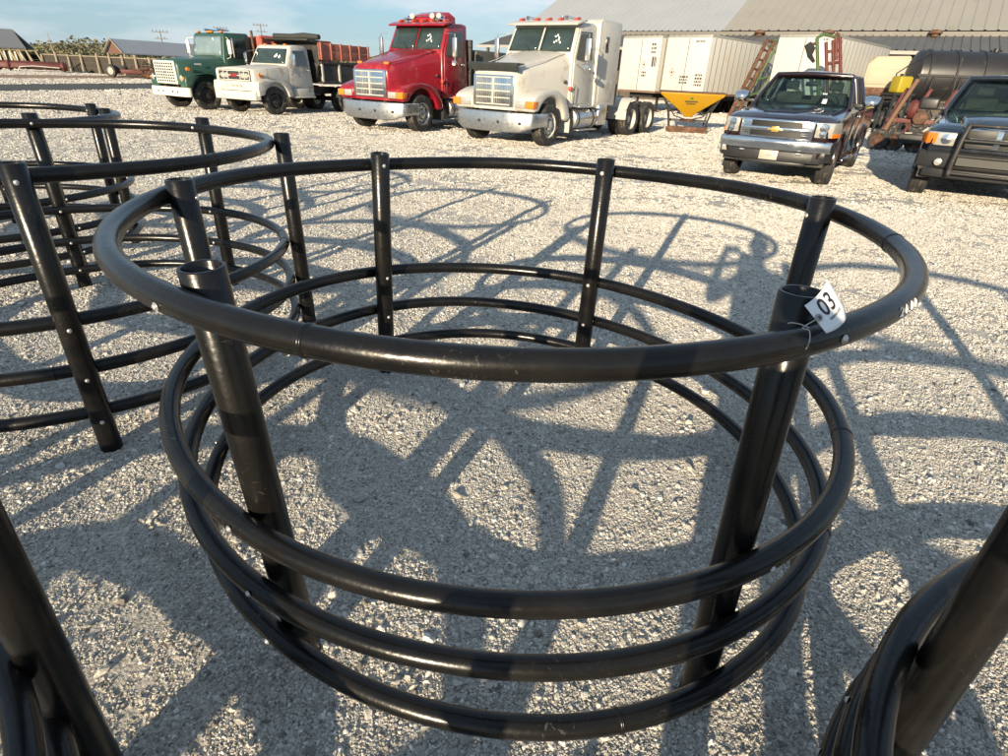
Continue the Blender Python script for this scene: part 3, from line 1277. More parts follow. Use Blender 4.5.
# ------------------------------------------------------------------ highway tractors
def highway_tractor(label, loc, rot, paint, trim, sleeper, red=False):
    t = thing('semi_truck', label, 'truck', loc, rot)
    # hood: narrow nose that widens and rises towards the windshield
    def half(w, zb, zt, crown, sh):
        return [(w * .98, zb), (w, zb + .25), (w * .995, zt - sh), (w * .93, zt - sh * .35), (w * .78, zt), (w * .4, zt + crown * .8), (0, zt + crown)]
    hood = MB().sym([(0.80, half(.60, .86, 1.70, .03, .16)), (0.74, half(.645, .84, 1.78, .035, .17)), (0.3, half(.70, .84, 1.88, .045, .2)),
                     (-0.3, half(.80, .84, 2.02, .05, .24)), (-0.8, half(.92, .84, 2.17, .05, .28)), (-1.16, half(.97, .84, 2.25, .05, .3))]).build('hood', paint, t, smooth=50)
    MB().sym([(-1.162, half(.978, .84, 2.258, .05, .3)), (-1.150, half(.978, .84, 2.256, .05, .3))]).build('cowl_seal', BLKPLAST, t)
    for s in (-1, 1):
        MB().box(s * .90, s * .985, -.98, -.90, 1.52, 1.60).build('hood_latch', BLKPLAST, t, bevel=.01)
        MB().tube([(s * .60, .70, 1.83), (s * .72, -.3, 2.03), (s * .80, -1.1, 2.24)], .012, 6).build('hood_rib', paint, t)
        MB().box(s * .40, s * .56, .62, .68, 1.80, 1.86).build('clearance_lamp', AMBER, t, bevel=.01) if red else None
    # fenders with the wheel opening
    prof = [(.80, .84), (.86, 1.0), (.84, 1.16), (.70, 1.24), (.40, 1.34), (.05, 1.38), (-.35, 1.34), (-.68, 1.18), (-.90, .90), (-.98, .62), (-.80, .60)]
    prof += arc(0.0, .54, .66, 172, 28, 12)
    for s in (-1, 1):
        MB().ext(prof, 'x', s * .60, s * 1.17).build('fender', paint, t, bevel=.07, seg=3, smooth=50)
        # mud flap behind the wheel
        MB().box(s * .72, s * 1.16, -.985, -.965, .30, .66).build('mud_flap', STEELW if not red else BLKPLAST, t)
        # lamps in the fender nose
        MB().box(s * .66, s * .94, .84, .885, .93, 1.10).build('headlight', LENS, t, bevel=.015)
        MB().ext([(.70, .93), (.892, .93), (.892, 1.10), (.66, 1.10)], 'x', s * .955, s * 1.178).build('turn_signal', AMBER, t, bevel=.012)
    # grille
    gr = MB().box(-.58, .58, .81, .85, .93, 1.66).build('grille_frame', CHROME, t, bevel=.02)
    MB().box(-.49, .49, .822, .838, .97, 1.62).build('grille_back', mat('grille_beige', (0.22, 0.19, 0.14), 0.7, 0.0, .4, 5), gr)  # plain warm beige backing behind the bars
    bars = MB()
    for k in range(17):
        x = -.48 + .96 * k / 16
        bars.box(x - .009, x + .009, .838, .850, .97, 1.62)
    for k in range(5):
        z = .985 + .62 * k / 4
        bars.box(-.49, .49, .842, .858, z - .014, z + .014)
    bars.box(-.022, .022, .84, .862, .97, 1.62)
    bars.build('grille_bars', mat('grille_chrome', (0.60, 0.56, 0.47), 0.45, 0.35, .1), gr)
    if not red:
        MB().ext([(.90, 1.76), (.93, 1.93), (.90, 1.935), (.60, 1.93), (.58, 1.90), (.86, 1.86), (.87, 1.76)], 'x', -.70, .70).build('bug_deflector', mat('smoked_plastic', (0.03, 0.033, 0.032), 0.25, 0, .2), t, bevel=.01)
    # swept bumper
    pl = [(-1.20, .22), (-1.20, .62), (-1.12, .80), (-.85, .94), (-.4, 1.0), (.4, 1.0), (.85, .94), (1.12, .80), (1.20, .62), (1.20, .22)]
    inn = [(x * .95, y - .06) for x, y in reversed(pl)]
    bp = MB()
    for zs, sc in (((.34, .80), 1.0),):
        bp.ext(pl + inn, 'z', .34, .82)
    bo = bp.build('bumper', trim, t, bevel=.03, seg=3)
    # raise the bumper's lower corners
    for v in bo.data.vertices:
        if v.co.z < .5:
            v.co.z += .16 * max(0, abs(v.co.x) - .8) / .4
    for x in (-.28, .28, -.86):
        MB().cyl((x, 1.005 if abs(x) < .5 else .94, .58), (x, 1.02 if abs(x) < .5 else .965, .58), .035, None, 12).build('tow_hole', BLKSTEEL, bo)
    # cab
    yb = -2.42
    cabp = [(-1.12, .92), (-1.12, 2.22), (-1.46, 2.93), (-1.60, 2.99), (-2.2, 3.03), (yb, 3.0), (yb, .92)]
    cab = MB().ext(cabp, 'x', -1.02, 1.02)
    # tumblehome
    cab.v = [(x * (1 - .07 * max(0, z - 2.1) / .9), y, z) for x, y, z in cab.v]
    cab = cab.build('cab', paint, t, bevel=.05, seg=3)
    # windshield in two panes
    for s in (-1, 1):
        c = [(s * .03, -1.145, 2.27), (s * .92, -1.165, 2.27), (s * .87, -1.44, 2.85), (s * .03, -1.425, 2.85)]
        g = MB().patch(c if s > 0 else [c[1], c[0], c[3], c[2]], 6, 4, (0, .02, 0), off=(0, .018, .008)).build('windshield', GLASS2, t, fix=False)
        g.modifiers.new('s', 'SOLIDIFY').thickness = .008
        MB().cyl((s * .25, -1.10, 2.28), (s * .62, -1.30, 2.62), .010, None, 6).build('wiper', BLKPLAST, t)
    ch = MB()
    for k in range(7):
        x, z = -.40 - .055 * (k % 4), 2.50 + .11 * (k // 4) + .03 * (k % 3)
        y = -1.10 - (z - 2.27) * .475
        ch.box(x - .02, x + .02, y - .005, y, z - .028, z + .028)
    ch.build('chalk_marks', CHALK, t)
    # sun visor
    vz = [(-1.22, 2.90), (-1.20, 2.945), (-1.45, 3.03), (-1.75, 3.065), (-1.75, 3.02), (-1.46, 2.96)]
    MB().ext(vz, 'x', -1.02, 1.02).build('sun_visor', paint, t, bevel=.012)
    for x in (-.82, -.35, 0, .35, .82):
        MB().sym([(-1.66, [(.05, 3.045), (.05, 3.09), (.03, 3.12), (0, 3.125)]), (-1.48, [(.05, 3.03), (.045, 3.07), (.02, 3.085), (0, 3.09)])]).build('marker_light', REDLENS, t, loc=(x, 0, 0))
    for x in (-.55, .6):
        hb = MB().tube([(x, -1.50, 3.10), (x, -1.62, 3.12), (x, -2.0, 3.12)], [.055, .03, .025], 10)
        hb.box(x - .02, x + .02, -1.9, -1.86, 3.02, 3.11)
        hb.build('air_horn', CHROME, t)
    # doors
    for s in (-1, 1):
        dp = [(-1.20, 1.02), (-1.20, 2.18), (-1.50, 2.86), (-2.22, 2.90), (-2.22, 1.02)]
        d = MB().ext(dp, 'x', s * 1.004, s * 1.034)
        d.v = [(x * (1 - .07 * max(0, z - 2.1) / .9), y, z) for x, y, z in d.v]
        d = d.build('door', paint, t, bevel=.012)
        wp = [(-1.27, 2.12), (-1.52, 2.78), (-2.13, 2.80), (-2.13, 2.12)]
        w = MB().ext(wp, 'x', s * 1.030, s * 1.042)
        w.v = [(x * (1 - .07 * max(0, z - 2.1) / .9), y, z) for x, y, z in w.v]
        w.build('window', GLASS, d)
        MB().box(s * 1.03, s * 1.065, -2.16, -2.0, 1.86, 1.92).build('handle', CHROME, d, bevel=.008)
        MB().tube([(s * 1.04, -1.22, 1.5), (s * 1.09, -1.22, 1.5), (s * 1.09, -1.22, 1.0), (s * 1.04, -1.22, 1.0)], .012, 6).build('grab_rail', CHROME, d)
        # west-coast mirror
        mi = MB()
        mi.tube([(s * 1.02, -1.35, 2.72), (s * 1.36, -1.24, 2.70), (s * 1.36, -1.24, 1.98), (s * 1.02, -1.3, 2.0)], .014, 6)
        mi.build('mirror_arm', CHROME, t)
        MB().box(s * 1.30, s * 1.43, -1.27, -1.20, 2.08, 2.60).build('mirror', ALU, t, bevel=.015)
        MB().lathe([(0, .04), (.07, .04), (.085, .02), (.07, -.02), (0, -.04)], ax='y', n=16).build('spot_mirror', CHROME, t, loc=(s * 1.36, -1.24, 1.93))
        MB().box(s * 1.0, s * 1.08, -1.12, -1.04, 1.35, 1.45).build('side_marker', REDLENS, t, bevel=.01)
        # fuel tank, straps, steps
        tk = MB().cyl((s * .86, -1.32, .62), (s * .86, -2.55, .62), .30, None, 28).build('fuel_tank', ALU, t, bevel=.02)
        for y in (-1.5, -2.35):
            MB().lathe([(.303, -.025), (.310, -.025), (.310, .025), (.303, .025)], ax='y', n=28).build('tank_strap', BLKSTEEL, tk, loc=(s * .86, y, .62))
        MB().box(s * .95, s * 1.2, -2.45, -1.35, .93, .965).build('step', ALU, t, bevel=.008)
        MB().box(s * .98, s * 1.22, -2.45, -1.35, .33, .36).build('step', ALU, t, bevel=.008)
        MB().box(s * .62, s * 1.12, -3.25, -2.68, .42, .98).build('battery_box', ALU, t, bevel=.03)
    if sleeper:
        sp = MB().ext([(-2.45, .95), (-2.45, 3.08), (-2.60, 3.16), (-3.75, 3.16), (-3.80, 3.1), (-3.80, .95)], 'x', -1.05, 1.05).build('sleeper', paint, t, bevel=.04, seg=3)
        for s in (-1, 1):
            MB().box(s * 1.045, s * 1.056, -3.05, -2.85, 2.35, 2.75).build('sleeper_window', GLASS, sp, bevel=.004)
            MB().box(s * 1.045, s * 1.06, -3.55, -2.65, 1.05, 1.65).build('luggage_door', paint, sp, bevel=.008)
            MB().box(s * 1.045, s * 1.055, -2.50, -2.47, 1.0, 3.1).build('seam', STEELW, sp)
    else:
        MB().box(-1.05, 1.05, -2.62, -2.50, 1.0, 2.62).build('headache_rack', BLKSTEEL, t, bevel=.02)
        MB().box(-1.15, 1.15, -5.2, -2.7, 1.05, 1.25).build('flat_deck', BLKSTEEL, t, bevel=.02)
        MB().box(-1.15, 1.15, -4.6, -2.75, 1.26, 2.35).build('tool_body', mat('tarp_grey', (0.085, 0.085, 0.075), .8, 0, .3, 4, .2, 20), t, bevel=.06)
        rf = MB().sym([(-1.72, [(.5, 3.06), (.5, 3.16), (.36, 3.24), (0, 3.25)]), (-2.15, [(.62, 3.04), (.62, 3.26), (.5, 3.34), (0, 3.36)]), (-2.3, [(.62, 3.04), (.62, 3.2), (.5, 3.26), (0, 3.28)])])
        rf.build('air_deflector', paint, t, smooth=40)
        MB().tube([(-.66, -1.7, 3.06), (-.66, -1.7, 3.2), (.66, -1.7, 3.2), (.66, -1.7, 3.06)], .02, 8).build('light_rack', CHROME, t)
        for x in (-.52, -.28, .45):
            MB().lathe([(0, .05), (.07, .05), (.085, .02), (.06, -.05), (0, -.07)], ax='y', n=14).build('work_light', STEELW, t, loc=(x, -1.66, 3.2))
    # frame and running gear
    fr = MB()
    for s in (-1, 1):
        fr.box(s * .38, s * .46, -7.15, .75, .72, .98)
    for y in (-.2, -2.0, -3.6, -5.1, -6.4, -7.1):
        fr.box(-.38, .38, y - .04, y + .04, .76, .94)
    for y in (0.0,):
        fr.box(-.95, .95, y - .05, y + .05, .46, .56)
    fr.box(-.45, .45, -1.1, .5, .50, .80)
    fr.build('frame', BLKSTEEL, t)
    for s in (-1, 1):
        wheel(t, s * 1.02, 0.0, .52, .28, s, STEELW if not red else ALU, style='steel', dish=.02, turn=R(3))
        for y in (-5.05, -6.40):
            wheel(t, s * 1.03, y, .52, .27, s, STEELW, style='dual')
            wheel(t, s * .70, y, .52, .27, s, STEELW, style='dual')
        q = arc(-5.05, .54, .60, 30, 105, 8)
        q2 = arc(-5.05, .54, .625, 105, 30, 8)
        if not red:
            MB().ext([(p[0], p[1]) for p in q + q2], 'x', s * .56, s * 1.17).build('quarter_fender', STEELW, t)
            MB().box(s * .56, s * 1.17, -4.52, -4.50, .52, .86).build('quarter_fender', STEELW, t)
    for y in (-5.05, -6.40):
        MB().cyl((-.9, y, .52), (.9, y, .52), .10, None, 12).build('axle', BLKSTEEL, t)
    fz = MB().ext([(.45, -5.2), (.42, -5.95), (.14, -6.35), (.05, -5.8), (-.05, -5.8), (-.14, -6.35), (-.42, -5.95), (-.45, -5.2), (0, -5.05)], 'z', 1.10, 1.17).build('fifth_wheel', BLKSTEEL, t, bevel=.012)
    MB().box(-.42, .42, -5.9, -5.4, .98, 1.10).build('fifth_wheel_base', BLKSTEEL, fz)
    if sleeper:
        hs = MB()
        for k, x in enumerate((-.3, -.15, .1)):
            hs.tube([(x, -3.82, 1.9), (x + .02, -4.05, 1.5), (x - .03, -4.3, 1.35), (x, -4.2, 1.15), (x, -3.9, 1.1)], .02, 7)
        hs.build('air_hose', mat('red_hose', (.25, .03, .03), .5), t)
        MB().box(-.9, -.3, -4.25, -3.95, .99, 1.55).build('deck_box', BLKSTEEL, t, bevel=.02)
        MB().cyl((.98, -4.0, .8), (.98, -4.0, 3.4), .065, None, 14).build('exhaust_stack', CHROME, t)
    t.scale = (1.07, 1.04, 0.975)
    return t


WHITEP = mat('white_truck_paint', (0.52, 0.50, 0.45), 0.38, 0, 0.05, 3, 0, 60, (0.40, 0.35, 0.28), 0.26, 3, coat=.25)
REDP = mat('red_truck_paint', (0.26, 0.006, 0.016), 0.30, 0, 0.12, 3, 0, 60, (0.30, 0.05, 0.05), 0.32, 2.5, coat=.4)
rw = fwd_rot(.555, .832)
highway_tractor('white highway tractor with a sleeper box and amber turn signals beside the yellow spreader', (-0.12, 16.60, 0), rw, WHITEP, ALU, True)
highway_tractor('red day-cab highway tractor with a roof light rack between two white trucks', (-3.82, 18.9, 0), fwd_rot(.51, .86), REDP, ALU, False, True)


# ------------------------------------------------------------------ old dump trucks
def dump_body(t, y0, y1, hw, z0, z1, ma, post_ma, n, name='dump_body', board=None):
    b = MB()
    b.box(-hw, hw, y1, y0, z0 - .06, z0)
    for s in (-1, 1):
        b.box(s * hw, s * (hw - .05), y1, y0, z0, z1)
    b.box(-hw + .05, hw - .05, y0 - .05, y0, z0, z1 + .05)
    b.box(-hw + .05, hw - .05, y1, y1 + .05, z0, z1 - .05)
    body = b.build(name, ma, t, bevel=.012)
    for s in (-1, 1):
        for k in range(n):
            y = y0 - .06 - (y0 - y1 - .12) * k / (n - 1)
            MB().box(s * (hw - .002), s * (hw + .07), y - .05, y + .05, z0, z1).build('side_stake', post_ma, body, bevel=.012)
        MB().box(s * (hw - .06), s * (hw + .075), y1, y0, z1 + .002, z1 + .09).build('top_rail', ma, body, bevel=.02)
        MB().box(s * (hw - .002), s * (hw + .06), y1, y0, z0 - .07, z0 + .05).build('side_sill', ma, body, bevel=.02)
        if board:
            zb0, zb1, bm_ = board
            for k in range(2):
                h = (zb1 - zb0) / 2
                MB().box(s * (hw - .03), s * hw, y1, y0, zb0 + h * k + .008, zb0 + h * (k + 1)).build('side_board', bm_, body, bevel=.006)
            for k in range(6):
                y = y0 - .1 - (y0 - y1 - .2) * k / 5
                MB().box(s * hw + s * .001, s * (hw + .06), y - .04, y + .04, zb0, zb1 + .02).build('board_stake', bm_, body, bevel=.008)
    return body


def chassis(t, y0, y1, rear, r=.47, spoke=True, rims=None):
    fr = MB()
    for s in (-1, 1):
        fr.box(s * .36, s * .44, y1, y0, .66, .90)
    fr.box(-.85, .85, -.05, .05, .40, .50)
    fr.box(-.4, .4, -1.0, .5, .48, .8)
    fr.build('frame', BLKSTEEL, t)
    for s in (-1, 1):
        wheel(t, s * .93, 0, r, .24, s, rims or BLKSTEEL, style='spoke' if spoke else 'steel', dish=.03, turn=R(-4))
        for y in rear:
            wheel(t, s * .95, y, r, .23, s, STEELW, style='dual')
            wheel(t, s * .67, y, r, .23, s, STEELW, style='dual')
    for y in rear:
        MB().cyl((-.8, y, r), (.8, y, r), .09, None, 10).build('axle', BLKSTEEL, t)


def white_dump(loc, rot):
    t = thing('dump_truck', 'white older dump truck with a black bed and reddish side boards', 'dump truck', loc, rot)
    P_ = mat('chalky_white_paint', (0.52, 0.51, 0.46), 0.45, 0, .05, 3, 0, 60, (0.36, 0.30, 0.23), .28, 3)
    chassis(t, .7, -4.6, (-3.75,), .47)
    # squared nose and hood
    def half(w, zb, zt):
        return [(w * .97, zb), (w, zb + .2), (w, zt - .09), (w * .97, zt - .02), (w * .85, zt), (w * .4, zt + .025), (0, zt + .03)]
    MB().sym([(.78, half(.93, .78, 1.44)), (.70, half(.98, .74, 1.47)), (-.1, half(.99, .80, 1.53)), (-.78, half(.97, .80, 1.60))]).build('hood', P_, t, smooth=45)
    prof = [(.80, .62), (.82, .85), (.78, 1.06), (.5, 1.12), (-.35, 1.13), (-.62, 1.02), (-.74, .8), (-.76, .62), (-.60, .60)] + arc(0, .49, .59, 170, 18, 10)
    for s in (-1, 1):
        MB().ext(prof, 'x', s * .80, s * 1.13).build('fender', P_, t, bevel=.05, seg=3, smooth=50)
        MB().lathe([(0, .02), (.075, .018), (.09, 0)], ax='y', n=18).build('headlight', LENS, t, loc=(s * .60, .80, 1.24))
        MB().lathe([(0, .02), (.075, .018), (.09, 0)], ax='y', n=18).build('headlight', LENS, t, loc=(s * .41, .80, 1.24))
        MB().box(s * .985, s * 1.0, .42, .60, 1.2, 1.28).build('side_marker', AMBER, t, bevel=.01)
        MB().cyl((s * 1.0, .62, 1.30), (s * 1.06, .62, 1.30), .04, None, 10).build('turn_signal', AMBER, t)
    g = MB().box(-.80, .80, .782, .80, 1.07, 1.42).build('grille_surround', mat('blackout_grille', (.03, .03, .03), .5), t, bevel=.01)
    gb = MB()
    for z in (1.10, 1.245, 1.39):
        gb.box(-.76, .76, .80, .815, z - .014, z + .014)
    for x in (-.76, -.51, -.30, .30, .51, .76):
        gb.box(x - .014, x + .014, .80, .818, 1.10, 1.39)
    gb.build('grille_bars', P_, g)
    em = MB().box(-.16, .16, .815, .83, 1.20, 1.29).build('grille_badge', mat('badge_red', (.25, .02, .02), .4), g, bevel=.01)
    MB().ext([(-1.05, .70), (-1.0, .86), (1.0, .86), (1.05, .70), (1.0, .90), (-1.0, .90)], 'z', .50, .74).build('bumper', P_, t, bevel=.02)
    MB().box(-1.02, 1.02, .74, .875, .48, .76).build('bumper', P_, t, bevel=.03)
    lt = MB()
    for k in range(3):
        lt.box(-.28 + .2 * k, -.16 + .2 * k, .80, .806, .88, .97)
    lt.build('nose_letters', mat('faded_letters', (.35, .33, .27), .6), t)
    cp = [(-.76, .86), (-.76, 1.58), (-1.12, 2.20), (-1.25, 2.27), (-1.85, 2.29), (-2.0, 2.22), (-2.02, .86)]
    cab = MB().ext(cp, 'x', -.96, .96)
    cab.v = [(x * (1 - .14 * max(0, z - 1.6) / .65), y, z) for x, y, z in cab.v]
    cab.build('cab', P_, t, bevel=.05, seg=3)
    MB().patch([(-.84, -.80, 1.66), (.84, -.80, 1.66), (.74, -1.085, 2.14), (-.74, -1.085, 2.14)], 8, 5, (0, .05, 0), off=(0, .012, .006)).build('windshield', GLASS2, t, fix=False).modifiers.new('s', 'SOLIDIFY').thickness = .008
    ch = MB()
    for k in range(5):
        x, z = -.30 - .07 * k, 1.86 + .04 * (k % 3)
        ch.box(x - .02, x + .02, -.86, -.855, z - .03, z + .05)
    ch.build('chalk_marks', CHALK, t)
    for s in (-1, 1):
        dp = [(-.82, .90), (-.82, 1.60), (-1.16, 2.18), (-1.86, 2.20), (-1.90, .90)]
        d = MB().ext(dp, 'x', s * .95, s * .972)
        d.v = [(x * (1 - .14 * max(0, z - 1.6) / .65), y, z) for x, y, z in d.v]
        d = d.build('door', P_, t, bevel=.01)
        w = MB().ext([(-.98, 1.62), (-1.20, 2.10), (-1.78, 2.12), (-1.80, 1.62)], 'x', s * .968, s * .98)
        w.v = [(x * (1 - .14 * max(0, z - 1.6) / .65), y, z) for x, y, z in w.v]
        w.build('window', GLASS, d)
        MB().box(s * .97, s * 1.0, -1.82, -1.68, 1.46, 1.50).build('handle', CHROME, d)
        ma_ = MB()
        ma_.tube([(s * .98, -.9, 1.55), (s * 1.22, -.86, 1.6), (s * 1.22, -.86, 2.0), (s * .9, -1.1, 2.1)], .012, 6)
        ma_.tube([(s * .98, -.9, 1.3), (s * 1.22, -.86, 1.6), (s * .98, -1.25, 1.3)], .012, 6)
        ma_.build('mirror_arm', CHROME, t)
        MB().box(s * 1.14, s * 1.30, -.88, -.84, 1.62, 1.98).build('mirror', CHROME, t, bevel=.012)
        MB().box(s * .72, s * 1.12, -1.9, -.85, .56, .62).build('running_board', P_, t, bevel=.015)
        MB().box(s * .80, s * 1.10, -1.85, -.9, .62, .88).build('step_panel', P_, t, bevel=.02)
    for x in (-.5, 0, .5):
        MB().box(x - .05, x + .05, -1.30, -1.2, 2.27, 2.31).build('marker_light', AMBER, t, bevel=.01)
    dump_body(t, -2.25, -5.2, 1.16, 1.10, 1.72, BLKSTEEL, mat('pale_stake', (.42, .40, .35), .6, 0, .15, 6), 4, board=(1.86, 2.42, mat('weathered_red_board', (.34, .12, .085), .8, 0, .2, 4, .2, 30)))
    cs = MB().ext([(-2.28, 1.72), (-2.28, 2.40), (-1.75, 2.46), (-1.75, 2.51), (-2.33, 2.50), (-2.36, 1.72)], 'x', -1.1, 1.1).build('cab_shield', BLKSTEEL, t, bevel=.01)
    tr = MB()
    tr.tube([(-1.15, -2.35, 2.60), (-.4, -2.33, 2.63), (.3, -2.36, 2.60), (1.15, -2.34, 2.62)], [.09, .11, .10, .09], 10)
    tr.build('tarp_roll', mat('tarp_black', (.03, .032, .03), .7, 0, .3, 6, .3, 20), t)
    return t


def green_dump(loc, rot):
    t = thing('dump_truck', 'green older dump truck with a white egg-crate grille and red bed', 'dump truck', loc, rot)
    P_ = mat('dark_green_paint', (0.022, 0.070, 0.050), 0.42, 0, .15, 3, 0, 60, (0.10, 0.13, 0.10), .2, 4, coat=.2)
    W_ = mat('aged_white_trim', (.66, .64, .56), .5, 0, .06, 6)
    chassis(t, .75, -4.9, (-4.1,), .50)
    def half(w, zb, zt, sh):
        return [(w * .95, zb), (w, zb + .2), (w, zt - sh), (w * .93, zt - sh * .3), (w * .75, zt), (w * .4, zt + .03), (0, zt + .04)]
    MB().sym([(.86, half(.74, .86, 1.56, .12)), (.80, half(.80, .84, 1.62, .14)), (.2, half(.86, .84, 1.68, .16)), (-.5, half(.95, .84, 1.74, .18)), (-.95, half(.98, .84, 1.78, .18))]).build('hood', P_, t, smooth=50)
    prof = [(.84, .72), (.86, .95), (.82, 1.12), (.55, 1.22), (.0, 1.24), (-.5, 1.18), (-.78, 1.0), (-.92, .72), (-.72, .70)] + arc(0, .53, .64, 165, 20, 10)
    for s in (-1, 1):
        MB().ext(prof, 'x', s * .72, s * 1.14).build('fender', P_, t, bevel=.06, seg=3, smooth=50)
        MB().lathe([(0, .03), (.07, .025), (.10, 0)], ax='y', n=18).build('headlight', LENS, t, loc=(s * .92, .86, 1.06))
        MB().box(s * .98, s * 1.10, .84, .88, 1.03, 1.10).build('turn_signal', AMBER, t, bevel=.01)
        MB().cyl((s * .9, .58, 1.36), (s * 1.0, .58, 1.36), .06, None, 10).build('fender_lamp', AMBER, t)
        MB().box(s * .985, s * 1.0, .05, .32, 1.50, 1.56).build('hood_badge', CHROME, t)
    g = MB().box(-.66, .66, .855, .885, .86, 1.60).build('grille_frame', W_, t, bevel=.04)
    MB().box(-.58, .58, .884, .890, .91, 1.55).build('grille_back', BLKSTEEL, g)
    gb = MB()
    for k in range(9):
        x = -.58 + 1.16 * k / 8
        gb.box(x - .016, x + .016, .89, .905, .91, 1.55)
    for k in range(8):
        z = .91 + .64 * k / 7
        gb.box(-.58, .58, .893, .908, z - .015, z + .015)
    gb.build('grille_grid', W_, g)
    MB().box(-.10, .10, .905, .92, 1.2, 1.27).build('grille_badge', CHROME, g, bevel=.01)
    b = MB().ext([(-1.16, .80), (-1.05, .93), (1.05, .93), (1.16, .80), (1.16, .70), (-1.16, .70)], 'z', .46, .76).build('bumper', W_, t, bevel=.03, seg=3)
    for x in (-.62, -.3, .3, .62):
        MB().cyl((x, .925, .61), (x, .94, .61), .04, None, 12).build('bumper_hole', BLKSTEEL, b)
    cp = [(-.92, .90), (-.92, 1.76), (-1.06, 2.50), (-1.16, 2.60), (-2.1, 2.63), (-2.16, 2.55), (-2.18, .90)]
    cab = MB().ext(cp, 'x', -1.0, 1.0)
    cab.v = [(x * (1 - .06 * max(0, z - 1.8) / .8), y, z) for x, y, z in cab.v]
    cab.build('cab', P_, t, bevel=.06, seg=3)
    MB().patch([(-.88, -.94, 1.84), (.88, -.94, 1.84), (.84, -1.055, 2.47), (-.84, -1.055, 2.47)], 8, 5, (0, .05, 0), off=(0, .014, .0)).build('windshield', mat('clear_windshield', (.16, .22, .23), .06, 0, .5, 2.2, spec=.9, coat=.5), t, fix=False).modifiers.new('s', 'SOLIDIFY').thickness = .008
    ch = MB()
    for k in range(4):
        x, z = -.40 - .09 * (k % 3), 2.05 + .11 * k
        ch.box(x - .03, x + .03, -.99, -.984, z - .03, z + .04)
    ch.build('chalk_marks', CHALK, t)
    for s in (-1, 1):
        dp = [(-1.0, .95), (-1.0, 1.78), (-1.14, 2.50), (-2.02, 2.52), (-2.05, .95)]
        d = MB().ext(dp, 'x', s * .99, s * 1.012)
        d.v = [(x * (1 - .06 * max(0, z - 1.8) / .8), y, z) for x, y, z in d.v]
        d = d.build('door', P_, t, bevel=.01)
        w = MB().ext([(-1.10, 1.80), (-1.20, 2.42), (-1.92, 2.44), (-1.94, 1.80)], 'x', s * 1.008, s * 1.02)
        w.v = [(x * (1 - .06 * max(0, z - 1.8) / .8), y, z) for x, y, z in w.v]
        w.build('window', GLASS, d)
        MB().box(s * 1.01, s * 1.03, -1.36, -1.34, 1.80, 2.42).build('vent_post', W_, d)
        MB().box(s * 1.01, s * 1.04, -1.98, -1.84, 1.62, 1.66).build('handle', CHROME, d)
        MB().tube([(s * 1.01, -1.05, 1.75), (s * 1.30, -1.0, 1.80), (s * 1.30, -1.0, 2.40), (s * .98, -1.15, 2.45)], .014, 6).build('mirror_arm', W_, t)
        MB().box(s * 1.22, s * 1.40, -1.03, -.98, 1.9, 2.36).build('mirror', W_, t, bevel=.012)
    for x in (-.72, -.12, 0, .12, .72):
        MB().box(x - .06, x + .06, -1.22, -1.12, 2.60, 2.66).build('marker_light', AMBER, t, bevel=.015)
    for x in (-.42, .35):
        MB().tube([(x, -1.2, 2.70), (x, -1.7, 2.70)], [.05, .02], 8).build('air_horn', CHROME, t)
    MB().cyl((-.95, -2.3, .9), (-.95, -2.3, 2.75), .05, None, 10).build('exhaust_stack', RUST, t)
    REDB = mat('faded_red_bed', (.36, .085, .06), .7, 0, .18, 3, .1, 30, (.22, .11, .08), .25, 3)
    dump_body(t, -2.45, -6.0, 1.2, 1.12, 2.52, REDB, REDB, 6)
    return t


white_dump((-9.6, 22.8, 0), fwd_rot(.44, .90))
green_dump((-12.4, 23.7, 0), fwd_rot(.52, .855))


